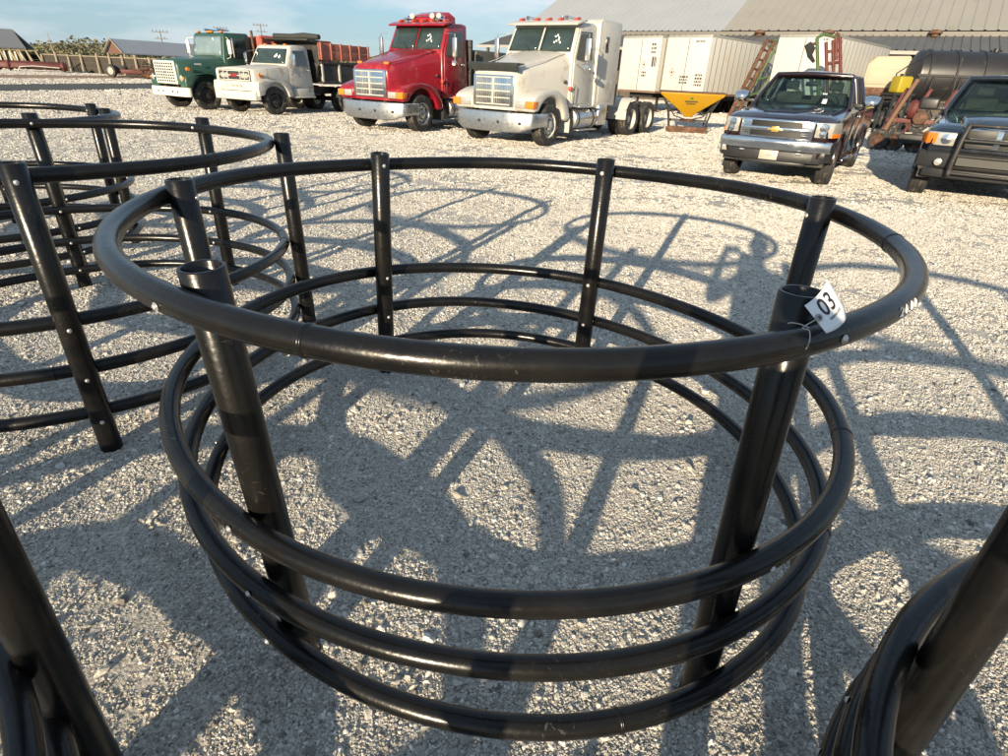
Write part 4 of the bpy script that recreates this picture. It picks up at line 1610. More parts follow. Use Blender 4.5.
# ------------------------------------------------------------------ pickups
def pickup_base(t, paint, ch, wb, rear, hw, hz, roof, dark_trim):
    """body of a pickup: lower body loft with wheel openings, greenhouse, bed"""
    yc = -.62                           # cowl
    ycab = -2.75                        # back of the cab
    zb = hz                             # belt
    def half(w, z0, zm, zt, top, tw):
        return [(w * .93, z0), (w * .985, z0 + .12), (w, zm), (w * .985, zt - .10), (w * .95, zt - .02), (tw, top), (tw * .55, top + .02), (0, top + .025)]
    secs = [(.93, half(hw * .86, .52, .80, 1.06, 1.07, hw * .70)), (.80, half(hw * .96, .48, .82, 1.13, 1.15, hw * .80)), (.45, half(hw, .46, .84, 1.17, 1.20, hw * .84)),
            (-.10, half(hw, .44, .86, 1.21, 1.245, hw * .86)), (yc, half(hw, .42, .86, zb - .02, zb + .015, hw * .88)), (-1.6, half(hw, .42, .86, zb, zb + .005, hw * .9)),
            (ycab, half(hw, .42, .86, zb, zb + .005, hw * .9)), (ycab - .02, half(hw * .99, .46, .86, zb - .01, zb, hw * .9)), (rear + .1, half(hw * .99, .50, .86, zb + .01, zb + .02, hw * .9)), (rear, half(hw * .96, .55, .86, zb - .02, zb, hw * .88))]
    body = MB().sym(secs).build('body', paint, t, smooth=40)
    cu = MB()
    for y in (0, -wb):
        cu.cyl((-1.3, y, .46), (1.3, y, .46), .475, None, 32)
    cu.box(-hw + .09, hw - .09, rear + .12, ycab - .12, .75, 1.7)
    cut(body, cu)
    MB().box(-hw * .9, hw * .9, rear + .3, .75, .36, .60).build('underbody', BLKSTEEL, t)
    # greenhouse
    w0, w1 = hw * .90, hw * .71
    f0, f1 = yc - .02, yc - .80
    r0, r1 = ycab - .02, ycab + .18
    zt = roof
    gh = MB()
    gh.patch([(-w1, f1, zt), (w1, f1, zt), (w1, r1, zt), (-w1, r1, zt)], 10, 8, (0, 0, .095))
    gh.patch([(-w1 * .99, f1 - .02, zt - .03), (w1 * .99, f1 - .02, zt - .03), (w1 * .99, r1 + .02, zt - .03), (-w1 * .99, r1 + .02, zt - .03)], 6, 6, (0, 0, .085))
    gh.build('cab_roof', paint, t, smooth=50)
    # pillars and rails round the glass
    pl_ = MB()
    for s in (-1, 1):
        pl_.tube([(s * w0, f0, zb - .02), (s * (w0 + w1) / 2 + s * .012, (f0 + f1) / 2, (zb + zt) / 2), (s * w1, f1, zt - .005)], [.042, .036, .038], 8)
        pl_.tube([(s * w1, f1, zt - .005), (s * w1, (f1 + r1) / 2, zt - .002), (s * w1, r1, zt - .005)], .038, 8)
        pl_.tube([(s * (w0 + .012), -1.76, zb - .02), (s * w1, -1.76, zt)], [.05, .04], 8)
        pl_.tube([(s * w0, r0 + .05, zb - .02), (s * w1, r1 + .02, zt - .01)], [.10, .07], 8)
        pl_.tube([(s * w0, r0 + .20, zb - .02), (s * w1, r1 + .10, zt - .01)], [.08, .05], 8)
    pl_.tube([(-w1, f1, zt - .005), (-w1 * .5, f1 + .06, zt + .012), (0, f1 + .08, zt + .018), (w1 * .5, f1 + .06, zt + .012), (w1, f1, zt - .005)], .045, 8)
    pl_.tube([(-w1, r1, zt - .01), (0, r1 - .03, zt - .01), (w1, r1, zt - .01)], .045, 8)
    pl_.build('window_pillars', paint, t, smooth=60)
    # glass
    ws = MB().patch([(-w0 * .99, f0 - .01, zb - .01), (w0 * .99, f0 - .01, zb - .01), (w1 * .99, f1 + .02, zt - .02), (-w1 * .99, f1 + .02, zt - .02)], 10, 6, (0, .10, 0))
    ws = ws.build('windshield', THIN, t, fix=False)
    ws.modifiers.new('s', 'SOLIDIFY').thickness = .005
    # what one sees through it: dash, wheel, seats
    CL = mat('grey_seat_cloth', (.075, .072, .066), .9, 0, .2, 12, .2, 40)
    MB().ext([(f0 - .04, zb - .05), (f0 - .10, zb + .03), (f0 - .42, zb + .07), (f0 - .50, zb - .05)], 'x', -w0 * .92, w0 * .92).build('dashboard', BLKPLAST, t, bevel=.02)
    MB().lathe([(.175, -.014), (.19, 0), (.175, .014), (.16, 0), (.175, -.014)], ax='y', n=24).build('steering_wheel', BLKPLAST, t, loc=(-.42, f0 - .58, zb + .08), rot=(R(-25), 0, 0))
    for s in (-1, 1):
        st_ = MB().ext([(-1.50, zb - .35), (-1.62, zb + .26), (-1.74, zb + .27), (-1.70, zb - .35)], 'x', s * .42 - .25, s * .42 + .25).build('seat_back', CL, t, bevel=.05, seg=3)
        MB().box(s * .42 - .13, s * .42 + .13, -1.76, -1.65, zb + .30, zb + .46).build('headrest', CL, st_, bevel=.04, seg=3)
    MB().ext([(-2.36, zb - .3), (-2.46, zb + .20), (-2.56, zb + .20), (-2.54, zb - .3)], 'x', -.70, .70).build('rear_seat', CL, t, bevel=.04)
    MB().tube([(0, f1 + .06, zt - .05), (0, f1 + .05, zt - .12)], .012, 6).build('mirror_stem', BLKPLAST, t)
    MB().box(-.12, .12, f1 + .02, f1 + .06, zt - .20, zt - .12).build('interior_mirror', BLKPLAST, t, bevel=.015)
    for s in (-1, 1):
        def sd(y, k):
            """point on the side glass plane: k 0 belt, 1 roof"""
            return (s * (w0 + (w1 - w0) * k + .004), y, zb + (zt - zb) * k)
        for (ya, yb_, yc_, yd) in ((f0 - .10, -1.74, -1.74, f1 - .02), (-1.78, r0 + .16, r1 + .08, -1.78)):
            c = [sd(ya, .0), sd(yb_, .0), sd(yc_, .97), sd(yd, .97)]
            MB().patch(c if s < 0 else [c[1], c[0], c[3], c[2]], 5, 4, (s * .008, 0, 0)).build('side_window', THIN, t, fix=False).modifiers.new('s', 'SOLIDIFY').thickness = .005
        # door shut lines as thin black strips beside raised door panels
        d = MB().ext([(-.78, .52), (-.78, zb - .04), (-1.74, zb - .03), (-1.74, .52)], 'x', s * (hw - .002), s * (hw + .010)).build('door', paint, t, bevel=.012)
        MB().box(s * (hw + .008), s * (hw + .034), -1.70, -1.50, zb - .17, zb - .11).build('door_handle', ch, d, bevel=.01)
        MB().ext([(-1.78, .52), (-1.78, zb - .03), (ycab + .06, zb - .03), (ycab + .06, .52)], 'x', s * (hw - .002), s * (hw + .010)).build('rear_door', paint, t, bevel=.012)
        for yy in (-.765, -1.755, ycab + .045):
            MB().box(s * (hw - .004), s * (hw + .004), yy - .012, yy + .004, .5, zb - .03).build('door_seam', BLKPLAST, t)
        # wheel-arch lips
        for y in (0, -wb):
            q = arc(y, .46, .475, -5, 185, 18)
            q2 = arc(y, .46, .515, 185, -5, 18)
            MB().ext(q + q2, 'x', s * (hw - .05), s * (hw + .014)).build('arch_lip', dark_trim, t, bevel=.005)
            wheel(t, s * (hw - .13), y, .40, .27, s, CHROME if ch is CHROME else ALU, .25, 'spoke', .01, R(4) if y == 0 else 0)
        MB().box(s * (hw - .06), s * (hw + .06), -2.7, -.6, .36, .43).build('running_board', dark_trim, t, bevel=.02)
        MB().tube([(s * .35, -1.08, zb + .10), (s * .75, -.90, zb + .05)], .008, 5).build('wiper', BLKPLAST, t)
    MB().patch([(w0 * .97, r0 + .02, zb - .02), (-w0 * .97, r0 + .02, zb - .02), (-w1 * .97, r1 + .01, zt - .03), (w1 * .97, r1 + .01, zt - .03)], 5, 4, (0, -.03, 0), off=(0, -.0, 0)).build('rear_window', THIN, t, fix=False)
    MB().box(-hw * .9, hw * .9, rear - .14, rear - .01, .56, .76).build('rear_bumper', ch, t, bevel=.03)
    return w0, w1, f0, f1, r0, r1, zb, zt


def curved_band(y_mid, sag, hw, z0, z1, depth, n=12, taper=0.0):
    """a horizontal band that follows the nose curve, front face curved in plan"""
    P = []
    for i in range(n + 1):
        x = -hw + 2 * hw * i / n
        P.append((x, y_mid - sag * (abs(x) / hw) ** 2.4))
    inn = [(x, y - depth) for x, y in reversed(P)]
    return MB().ext(P + inn, 'z', z0, z1)


def bowtie(mb, y, zc, w, h):
    p = [(-.5, -.18), (-.22, -.18), (-.22, -.5), (.22, -.5), (.22, -.18), (.5, -.18), (.42, .18), (.22, .18), (.22, .5), (-.22, .5), (-.22, .18), (-.42, .18)]
    mb.ext([(x * w, zc + z * h) for x, z in p], 'y', y, y + .02)


def chevy(loc, rot):
    t = thing('pickup_truck', 'black-maroon pickup with a chrome grille bar and gold bowtie emblem', 'pickup', loc, rot)
    P_ = mat('black_maroon_paint', (0.014, 0.004, 0.006), 0.16, 0.1, .2, 2, coat=1.0, spec=.7)
    w0, w1, f0, f1, r0, r1, zb, zt = pickup_base(t, P_, CHROME, 3.65, -4.72, .99, 1.29, 1.86, P_)
    # raised centre of the hood
    hd = MB()
    hd.sym([(.78, [(.50, 1.12), (.46, 1.165), (.2, 1.175), (0, 1.178)]), (.4, [(.52, 1.18), (.48, 1.225), (.2, 1.24), (0, 1.243)]), (-.2, [(.56, 1.23), (.52, 1.275), (.2, 1.29), (0, 1.293)]), (-.60, [(.60, 1.26), (.56, 1.31), (.2, 1.325), (0, 1.328)])])
    hd.build('hood_bulge', P_, t, smooth=60)
    for s in (-1, 1):
        cr_ = MB().tube([(s * .52, .70, 1.155), (s * .56, .1, 1.235), (s * .62, -.5, 1.29)], .010, 6)
        cr_.build('hood_crease', P_, t)
    # grille: chrome frame, dark mesh, broad middle bar with emblem
    g = curved_band(1.0, .08, .66, .80, 1.11, .07).build('grille_frame', CHROME, t, bevel=.02, seg=3)
    curved_band(1.008, .08, .60, .83, 1.08, .05).build('grille_mesh', mat('grille_mesh', (.006, .006, .006), .5, 0, .4, 40), g)
    for z in (.87, .90, 1.0, 1.03):
        curved_band(1.014, .08, .60, z - .004, z + .004, .03).build('mesh_bar', BLKPLAST, g)
    curved_band(1.027, .08, .62, .915, .985, .05).build('grille_bar', CHROME, g, bevel=.014)
    bt = MB()
    bowtie(bt, 1.026, .95, .27, .09)
    e = bt.build('emblem', mat('gold_emblem', (.68, .47, .14), .3, .7, .1), g, bevel=.006)
    # headlamps wrapping the corner
    for s in (-1, 1):
        pts = [(.655 * s, .80), (.655 * s, .985), (.80 * s, .955), (.92 * s, .86), (.995 * s, .66), (1.0 * s, .50), (.95 * s, .50), (.80 * s, .80)]
        h = MB().ext(pts, 'z', .86, 1.10).build('headlight', LENS, t, bevel=.012)
        MB().lathe([(0, .02), (.06, .015), (.08, -.01)], ax='y', n=18).build('bulb_reflector', CHROME, h, loc=(s * .78, .955, 1.02), rot=(0, 0, -s * .35))
        MB().lathe([(0, .02), (.05, .015), (.065, -.01)], ax='y', n=18).build('bulb_reflector', CHROME, h, loc=(s * .78, .955, .92), rot=(0, 0, -s * .35))
        MB().ext([(s * .925, .87), (s * 1.004, .66), (s * 1.008, .50), (s * .985, .50), (s * .90, .85)], 'z', .865, .93).build('turn_signal', AMBER, h)
        # lower corner, fog lamp and tow hook
        MB().ext([(s * .70, .80), (s * .70, .96), (s * .88, .88), (s * .99, .70), (s * .99, .52), (s * .85, .52)], 'z', .44, .80).build('corner_fascia', BLKPLAST, t, bevel=.03)
        MB().box(s * .74, s * .90, .90, .925, .52, .62).build('fog_lamp', LENS if s > 0 else BLKPLAST, t, bevel=.015, rot=(0, 0, 0))
        MB().tube([(s * .52, 1.0, .56), (s * .52, 1.06, .58), (s * .46, 1.06, .58), (s * .46, 1.0, .56)], .014, 7).build('tow_hook', ALU, t)
        # big chrome door mirror
        MB().sym([(-.10, [(.05, -.06), (.13, -.10), (.15, 0), (.13, .10), (.06, .12), (0, .12)]), (0.0, [(.04, -.05), (.12, -.09), (.14, 0), (.12, .09), (.05, .10), (0, .10)]), (.07, [(.02, -.02), (.06, -.05), (.07, 0), (.06, .05), (.02, .05), (0, .05)])]).build('mirror', CHROME, t, loc=(s * 1.20, -.82, 1.42), smooth=60)
        MB().box(s * .93, s * 1.12, -.87, -.83, 1.33, 1.39).build('mirror_arm', BLKPLAST, t, bevel=.01)
    b = curved_band(1.05, .16, .97, .60, .80, .10).build('bumper', CHROME, t, bevel=.04, seg=4)
    MB().box(-.30, .30, 1.03, 1.055, .70, .76).build('bumper_notch', CHROME, b, bevel=.01)
    curved_band(1.03, .14, .86, .42, .60, .08).build('lower_fascia', BLKPLAST, t, bevel=.025)
    curved_band(1.0, .10, .62, .36, .43, .08).build('air_dam', BLKPLAST, t, bevel=.02)
    p = MB().box(-.15, .17, 1.035, 1.048, .44, .60).build('licence_plate', mat('plate_tan', (.40, .38, .32), .5, .2, .1), t, bevel=.006)
    pm = MB()
    bowtie(pm, 1.036, .52, .14, .05)
    pm.build('plate_emblem', mat('plate_grey', (.30, .28, .25), .5), p)
    ch = MB()
    for k in range(3):
        ch.box(-.40 + .03 * k, -.385 + .03 * k, -.90, -.895, 1.52, 1.55)
    ch.build('chalk_marks', CHALK, t)
    pp = MB().patch([(-.46, -.735, 1.34), (-.38, -.735, 1.34), (-.38, -.80, 1.42), (-.46, -.80, 1.42)], 1, 1, off=(0, .085, .03))
    pp.build('window_paper', PAPER, t, fix=False).modifiers.new('s', 'SOLIDIFY').thickness = .002
    MB().sym([(-2.2, [(.02, 0), (.012, .03), (0, .05)]), (-2.05, [(.02, 0), (.006, .01), (0, .012)])]).build('roof_antenna', BLKPLAST, t, loc=(-.15, 0, zt + .035))
    return t


def ram(loc, rot):
    t = thing('pickup_truck', 'dark blue-black pickup with a black tube grille guard', 'pickup', loc, rot)
    P_ = mat('blue_black_paint', (0.010, 0.014, 0.022), 0.18, 0.1, .2, 2, coat=1.0, spec=.7)
    w0, w1, f0, f1, r0, r1, zb, zt = pickup_base(t, P_, BLKPLAST, 3.56, -4.70, 1.0, 1.32, 1.90, P_)
    # tall centre hood with a dropped pair of fenders
    MB().sym([(1.0, [(.44, .82), (.46, 1.10), (.40, 1.20), (.2, 1.225), (0, 1.23)]), (.86, [(.50, .82), (.52, 1.16), (.46, 1.26), (.2, 1.29), (0, 1.295)]), (.3, [(.58, .9), (.60, 1.22), (.55, 1.31), (.2, 1.345), (0, 1.35)]),
              (-.60, [(.70, .9), (.72, 1.27), (.66, 1.34), (.2, 1.37), (0, 1.375)])]).build('hood', P_, t, smooth=50)
    g = MB().ext([(-.46, .86), (-.44, 1.14), (-.36, 1.18), (.36, 1.18), (.44, 1.14), (.46, .86)], 'y', .98, 1.03).build('grille_frame', CHROME, t, bevel=.03)
    for s in (-1, 1):
        for k in range(2):
            z0 = .885 + .14 * k
            MB().box(s * .035, s * .40, 1.028, 1.036, z0, z0 + .115).build('grille_mesh', mat('dark_mesh', (.045, .045, .042), .5, .3, .6, 60), g, bevel=.01)
        h = MB().ext([(s * .54, .80), (s * .54, .985), (s * .78, .96), (s * .92, .86), (s * 1.0, .66), (s * .90, .60), (s * .70, .80)], 'z', .88, 1.08).build('headlight', LENS, t, bevel=.02)
        MB().ext([(s * .79, .965), (s * .93, .865), (s * 1.012, .66), (s * .95, .62), (s * .84, .80)], 'z', .90, 1.06).build('turn_signal', AMBER, h, bevel=.012)
        MB().lathe([(0, .03), (.075, .02), (.085, -.01)], ax='y', n=20).build('bulb_reflector', CHROME, h, loc=(s * .66, .965, .98))
        MB().lathe([(0, .03), (.05, .02), (.06, -.01)], ax='y', n=18).build('fog_lamp', LENS, t, loc=(s * .66, 1.05, .64))
        MB().box(s * 1.02, s * 1.32, -.86, -.72, 1.36, 1.56).build('mirror', BLKPLAST, t, bevel=.04, seg=3)
        MB().box(s * .92, s * 1.06, -.82, -.78, 1.36, 1.42).build('mirror_arm', BLKPLAST, t, bevel=.01)
    b = curved_band(1.05, .17, .99, .54, .80, .12).build('bumper', BLKPLAST, t, bevel=.05, seg=4)
    curved_band(1.02, .12, .85, .40, .54, .1).build('lower_fascia', BLKPLAST, t, bevel=.03)
    # grille guard
    gg = MB()
    for s in (-1, 1):
        gg.tube([(s * .46, 1.12, .46), (s * .47, 1.17, .62), (s * .45, 1.15, 1.0), (s * .42, 1.08, 1.22)], .036, 12)
        gg.box(s * .44, s * .48, 1.0, 1.18, .48, .62)
    guard = gg.build('grille_guard', BLKSTEEL, t)
    for z, w_ in ((1.21, .42), (.99, .45), (.76, .46), (.50, .46)):
        MB().tube([(-w_, 1.10 if z > 1.1 else 1.15, z), (0, 1.16 if z > 1.1 else 1.17, z), (w_, 1.10 if z > 1.1 else 1.15, z)], .022, 10).build('guard_bar', BLKSTEEL, guard)
    MB().box(-.42, .42, 1.135, 1.15, .62, .76).build('mesh_panel', mat('dark_mesh', (.045, .045, .042), .5, .3, .6, 60), guard)
    MB().tube([(.86, -.45, 1.29), (.88, -.52, 1.7), (.92, -.62, 2.2)], .006, 6).build('radio_antenna', BLKSTEEL, t)
    return t


chevy((5.25, 11.90, 0), fwd_rot(.565, .825))
ram((8.12, 10.35, 0), fwd_rot(.60, .80))

# ------------------------------------------------------------------ long metal-roofed barn behind the trailers
def local(o, xd):
    """rotation so that local +X runs along xd"""
    return math.atan2(xd.y, xd.x)


def big_barn():
    a, b = pix(640, 33, 64.7), pix(1000, 34, 49.6)
    a.z = b.z = 0
    xd = (b - a).normalized()
    left = a - xd * 14.2
    Lr = 83.0
    t = thing('metal_barn', 'long farm building with a huge ribbed metal roof, half bluish and half tan', 'barn', left, local(None, xd))
    GAL = mat('galvanised_roof', (0.40, 0.415, 0.42), 0.5, 0.2, .06, .4, 0, 20, (0.34, 0.335, 0.32), .12, .6, streak=(1, .15, 1))
    TAN = mat('tan_metal_roof', (0.33, 0.31, 0.265), 0.6, 0.15, .06, .4, 0, 20, (0.29, 0.26, 0.21), .2, .7, streak=(1, .15, 1))
    DRK = mat('weathered_grey_roof', (0.14, 0.135, 0.125), 0.6, 0.25, .2, .5, 0, 20, (0.20, 0.18, 0.155), .25, .8, streak=(1, .2, 1))
    WALL = mat('dark_barn_boards', (0.09, 0.075, 0.06), .85, 0, .3, 1.0)
    ez, run, rise = 6.0, 17.0, 7.6

    def ribbed(x0, x1, y0, z0, y1, z1, pitch, h):
        n = max(2, int((x1 - x0) / pitch))
        prof = []
        for k in range(n):
            x = x0 + (x1 - x0) * k / n
            w = (x1 - x0) / n
            prof += [(x, 0), (x + w * .72, 0), (x + w * .80, h), (x + w * .92, h)]
        prof.append((x1, 0))
        mb = MB()
        mb.loft([[(x, y0, z0 + e) for x, e in prof], [(x, y1, z1 + e) for x, e in prof]], False, False)
        return mb
    split = 22.2
    ribbed(0, split, 0, ez, run, ez + rise, .62, .07).build('roof', GAL, t, smooth=0, fix=False)
    ribbed(split, Lr, -.03, ez + .03, run, ez + rise + .03, .80, .06).build('roof', TAN, t, smooth=0, fix=False)
    ribbed(0, Lr, run, ez + rise, 2 * run, ez, .8, .06).build('roof', TAN, t, smooth=0, fix=False)
    # fascia under the main eave, lean-to in front
    MB().box(0, Lr, .05, .25, ez - .42, ez - .03).build('fascia', DRK, t)
    ribbed(-1.0, Lr, -6.2, 4.35, .02, ez - .35, .55, .08).build('lean_to_roof', DRK, t, smooth=0, fix=False)
    MB().box(-1.0, Lr, -6.3, -6.15, 4.1, 4.33).build('lean_to_fascia', mat('grey_fascia', (.30, .29, .27), .6), t)
    MB().box(.2, Lr, .3, 2 * run - .3, 0, ez - .1).build('wall', WALL, t)
    # gable end above the wall
    MB().ext([(.3, ez - .1), (run, ez + rise - .12), (2 * run - .3, ez - .1)], 'x', .2, .35).build('gable', WALL, t)
    for k in range(16):
        x = .2 + k * 5.0
        MB().box(x - .12, x + .12, -6.1, -5.86, 0, 4.12).build('post', WALL, t)
    for x in (9.3, 25.5, 31.0, 38.5, 44):
        v = MB().lathe([(0, .5), (.42, .42), (.48, .22), (.26, .2), (.26, 0)], n=14)
        v.build('roof_vent', RUST, t, loc=(x, -.35, ez - .42))
    return t


big_barn()

# ------------------------------------------------------------------ box trailers
TWH = mat('trailer_white', (0.50, 0.49, 0.45), 0.5, 0, .05, 1.5, 0, 20, (0.48, 0.40, 0.30), .16, 1.6, streak=(1, 1, .3))


def box_trailer(label, corner, d, Lb, marks, wheels=True, W=2.6, z0=1.15, z1=3.92):
    """corner = near bottom corner between face and side; local x to the left along the face, y along the side"""
    n = math.hypot(*d)
    ang = math.atan2(-d[0] / n, d[1] / n)          # local +Y -> d
    t = thing('box_trailer', label, 'trailer', (corner[0], corner[1], 0), ang, 'white box trailers by the barn')
    MB().box(-W, 0, .04, Lb, z0, z1).build('box', TWH, t, bevel=.03)
    MB().box(-W - .01, .01, .02, Lb + .01, z1 - .10, z1 + .012).build('roof_rail', mat('trailer_rail', (.34, .33, .30), .5, .3), t, bevel=.015)
    MB().box(-W - .008, .008, .03, Lb, z0 - .10, z0 + .02).build('floor_rail', mat('rusty_rail', (.16, .10, .07), .7), t, bevel=.01)
    for x in (-W + .05, -.05):
        MB().box(x - .06, x + .06, -.005, .06, z0, z1 - .1).build('corner_post', TWH, t, bevel=.02)
    MB().box(-W / 2 - .015, -W / 2 + .015, .02, .045, z0 + .02, z1 - .12).build('door_seam', mat('seam_dark', (.12, .11, .10), .7), t)
    # posts along the visible side
    k = 0
    y = .45
    while y < Lb - .1:
        MB().box(-.004, .028, y - .03, y + .03, z0 + .03, z1 - .12).build('side_post', mat('side_post_grey', (.22, .215, .20), .6), t)
        y += .61
    # placard and stencils on the face
    mk = mat('stencil_black', (.04, .04, .04), .7)
    for (x, z, w, h, kind) in marks:
        m_ = MB()
        if kind == 'd':
            for q in range(4):
                a0, a1 = R(90 * q), R(90 * q + 90)
                p0, p1 = (x + w * math.cos(a0), z + h * math.sin(a0)), (x + w * math.cos(a1), z + h * math.sin(a1))
                v = (Vector((p1[0] - p0[0], p1[1] - p0[1])).normalized()) * .02
                m_.add([(p0[0], .030, p0[1]), (p1[0], .030, p1[1]), (p1[0] - v.y, .030, p1[1] + v.x), (p0[0] - v.y, .030, p0[1] + v.x)], [(0, 1, 2, 3)])
            m_.box(x - w * .3, x + w * .3, .028, .034, z - h * .2, z + h * .2)
        else:
            rs = random.Random(int(x * 100 + z * 10))
            for r_ in range(kind):
                xx = x
                while xx < x + w:
                    ww = rs.uniform(.05, .13)
                    m_.box(xx, min(xx + ww, x + w), .028, .034, z - r_ * h * 1.6, z - r_ * h * 1.6 + h)
                    xx += ww + .04
        m_.build('stencil', mk, t, smooth=0)
    if wheels:
        for y_ in (1.0, 2.3) if False else (Lb - 2.2, Lb - 1.0):
            for s, x in ((1, -.25), (-1, -W + .25)):
                wheel(t, x, y_, .50, .26, s, STEELW, style='steel')
        MB().box(-W + .5, -.5, .6, Lb, z0 - .35, z0 - .12).build('subframe', BLKSTEEL, t)
        lg = MB()
        for x in (-W + .6, -.6):
            lg.box(x - .06, x + .06, 1.3, 1.42, .08, z0 - .1)
            lg.box(x - .15, x + .15, 1.22, 1.5, .0, .08)
        lg.build('landing_leg', BLKSTEEL, t)
    return t


c2 = pix(703, 88, 34.5)
box_trailer('white box trailer with upright side ribs behind the yellow spreader', (c2.x, c2.y), (.70, .714), 9.4, [(-2.1, 2.15, .17, .22, 'd'), (-1.55, 1.9, .5, .09, 3), (-.62, 2.0, .45, .10, 4), (-.9, 3.6, .55, .07, 1)])
c1 = Vector((c2.x, c2.y, 0)) + Vector((-.714, .70, 0)) * 3.0
box_trailer('white box trailer with diamond placard standing behind the sleeper truck', (c1.x, c1.y), (.70, .714), 9.4, [(-1.0, 2.5, .17, .22, 'd'), (-1.1, 2.05, .3, .1, 2), (-.62, 3.45, .3, .12, 3), (-.5, 2.4, .3, .5, 1)])
c3 = pix(820, 92, 31.0)
box_trailer('white box trailer with a plain face half hidden behind the maroon pickup', (c3.x, c3.y), (.70, .714), 9.4, [(-.5, 3.7, .3, .06, 1)], wheels=True)


# ------------------------------------------------------------------ yellow spreader
def spreader():
    o = grd(685, 132)
    t = thing('fertilizer_spreader', 'yellow cone spreader hopper on a black tube frame', 'spreader', o, R(-12))
    YEL = mat('yellow_hopper', (0.42, 0.23, 0.008), .45, 0, .1, 3, 0, 40, (.40, .22, .05), .15, 4)
    rings = []
    for z, w, d in ((1.33, 1.12, .72), (1.24, 1.10, .70), (.62, .20, .18), (.52, .16, .14)):
        rings.append([(w, -d, z), (w, d, z), (-w, d, z), (-w, -d, z)])
    hp = MB().loft(rings, True, True)
    h = hp.build('hopper', YEL, t, bevel=.03)
    MB().box(-1.15, 1.15, -.76, .76, 1.325, 1.37).build('rim', RUST, h, bevel=.01)
    lb = MB()
    lb.box(-.22, .22, -.615, -.60, 1.02, 1.07)
    lb.box(-.16, .16, -.585, -.57, .95, .99)
    lb.v = [(x, y + (z - 1.02) * -.0, z) for x, y, z in lb.v]
    for i, (x, y, z) in enumerate(lb.v):
        yy = -(.18 + (z - .62) / .62 * .52) - .012
        lb.v[i] = (x, yy + (.006 if i % 2 else 0), z)
    lb.build('decal', mat('decal_dark', (.10, .09, .04), .6), h)
    d2 = MB()
    yy = lambda z: -(.18 + (z - .62) / .62 * .52) - .012
    d2.add([(-.05, yy(1.12), 1.12), (.05, yy(1.12), 1.12), (.05, yy(1.18), 1.18), (-.05, yy(1.18), 1.18)], [(0, 1, 2, 3)])
    d2.build('decal', mat('decal_green', (.03, .20, .05), .6), h)
    fr = MB()
    for s in (-1, 1):
        fr.tube([(s * 1.05, -.6, 1.30), (s * .75, -.55, .75), (s * .62, -.5, .12)], .03, 8)
        fr.tube([(s * 1.05, .6, 1.30), (s * .75, .55, .75), (s * .62, .5, .12)], .03, 8)
        fr.tube([(s * 1.1, -.6, 1.3), (s * .5, -.3, .55), (0, -.25, .42)], .022, 8)
    fr.box(-.7, .7, -.05, .05, .36, .44)
    fr.build('frame', BLKSTEEL, t)
    MB().lathe([(0, .0), (.26, 0), (.28, .05), (.12, .1), (0, .1)], n=18).build('spinner', RUST, t, loc=(0, -.1, .36))
    sk = MB()
    for y in (-.55, 0, .55):
        sk.box(-.72, .72, y - .05, y + .05, .03, .12)
    for x in (-.6, 0, .6):
        sk.box(x - .05, x + .05, -.6, .6, .0, .03)
    sk.box(-.72, .72, -.62, -.5, .12, .22)
    sk.build('skid', RUST, t)
    wheel(t, .68, -.4, .15, .08, 1, BLKSTEEL, style='steel', dish=0)
    return t


spreader()


# ------------------------------------------------------------------ folded implements standing on end
GRN = mat('implement_green', (0.045, 0.10, 0.032), .6, 0, .2, 4, 0, 40, (.16, .09, .05), .3, 5)
DRED = mat('implement_red', (0.10, 0.022, 0.018), .6, 0, .2, 4, 0, 40, (.15, .07, .05), .3, 5)


def bars(name, ma, par, segs, r=.05, box=False):
    for p0, p1 in segs:
        MB().cyl(p0, p1, r, None, 8 if not box else 4).build(name, ma, par)


def folded_harrow():
    Y = 35.5
    base = pix(733, 118, Y)
    base.z = 0
    t = thing('folded_harrow', 'rusty harrow section with green frame leaning upright before the ribbed trailer', 'farm implement', base)

    def P(u, v, dy=0.0):
        return pix(u, v, Y + dy) - base
    for (a, b_, dy) in (((729, 116), (767, 40), 0), ((735, 117), (774, 42), .3)):
        MB().tube([P(*a, dy), P(*b_, dy)], .11, 6).build('beam', RUST, t)
    n = 9
    for k in range(n):
        s = k / (n - 1)
        p0 = P(729 + 38 * s, 116 - 76 * s)
        p1 = P(735 + 39 * s, 117 - 75 * s, .3)
        MB().cyl(p0, p1, .06, None, 6).build('rung', RUST, t)
        MB().cyl(p0, p0 + Vector((-.14, -.25, .10)), .02, .012, 5).build('tine', RUST, t)
    for a, b_, r_ in (((742, 104), (779, 43), .075), ((752, 106), (786, 53), .065), ((771, 40), (782, 41), .06), ((782, 41), (786, 53), .055), ((768, 46), (783, 58), .06), ((748, 96), (760, 92), .05), ((757, 80), (771, 76), .05)):
        MB().tube([P(*a, .5), P(*b_, .5)], r_, 8).build('frame_tube', GRN, t)
    return t


folded_harrow()


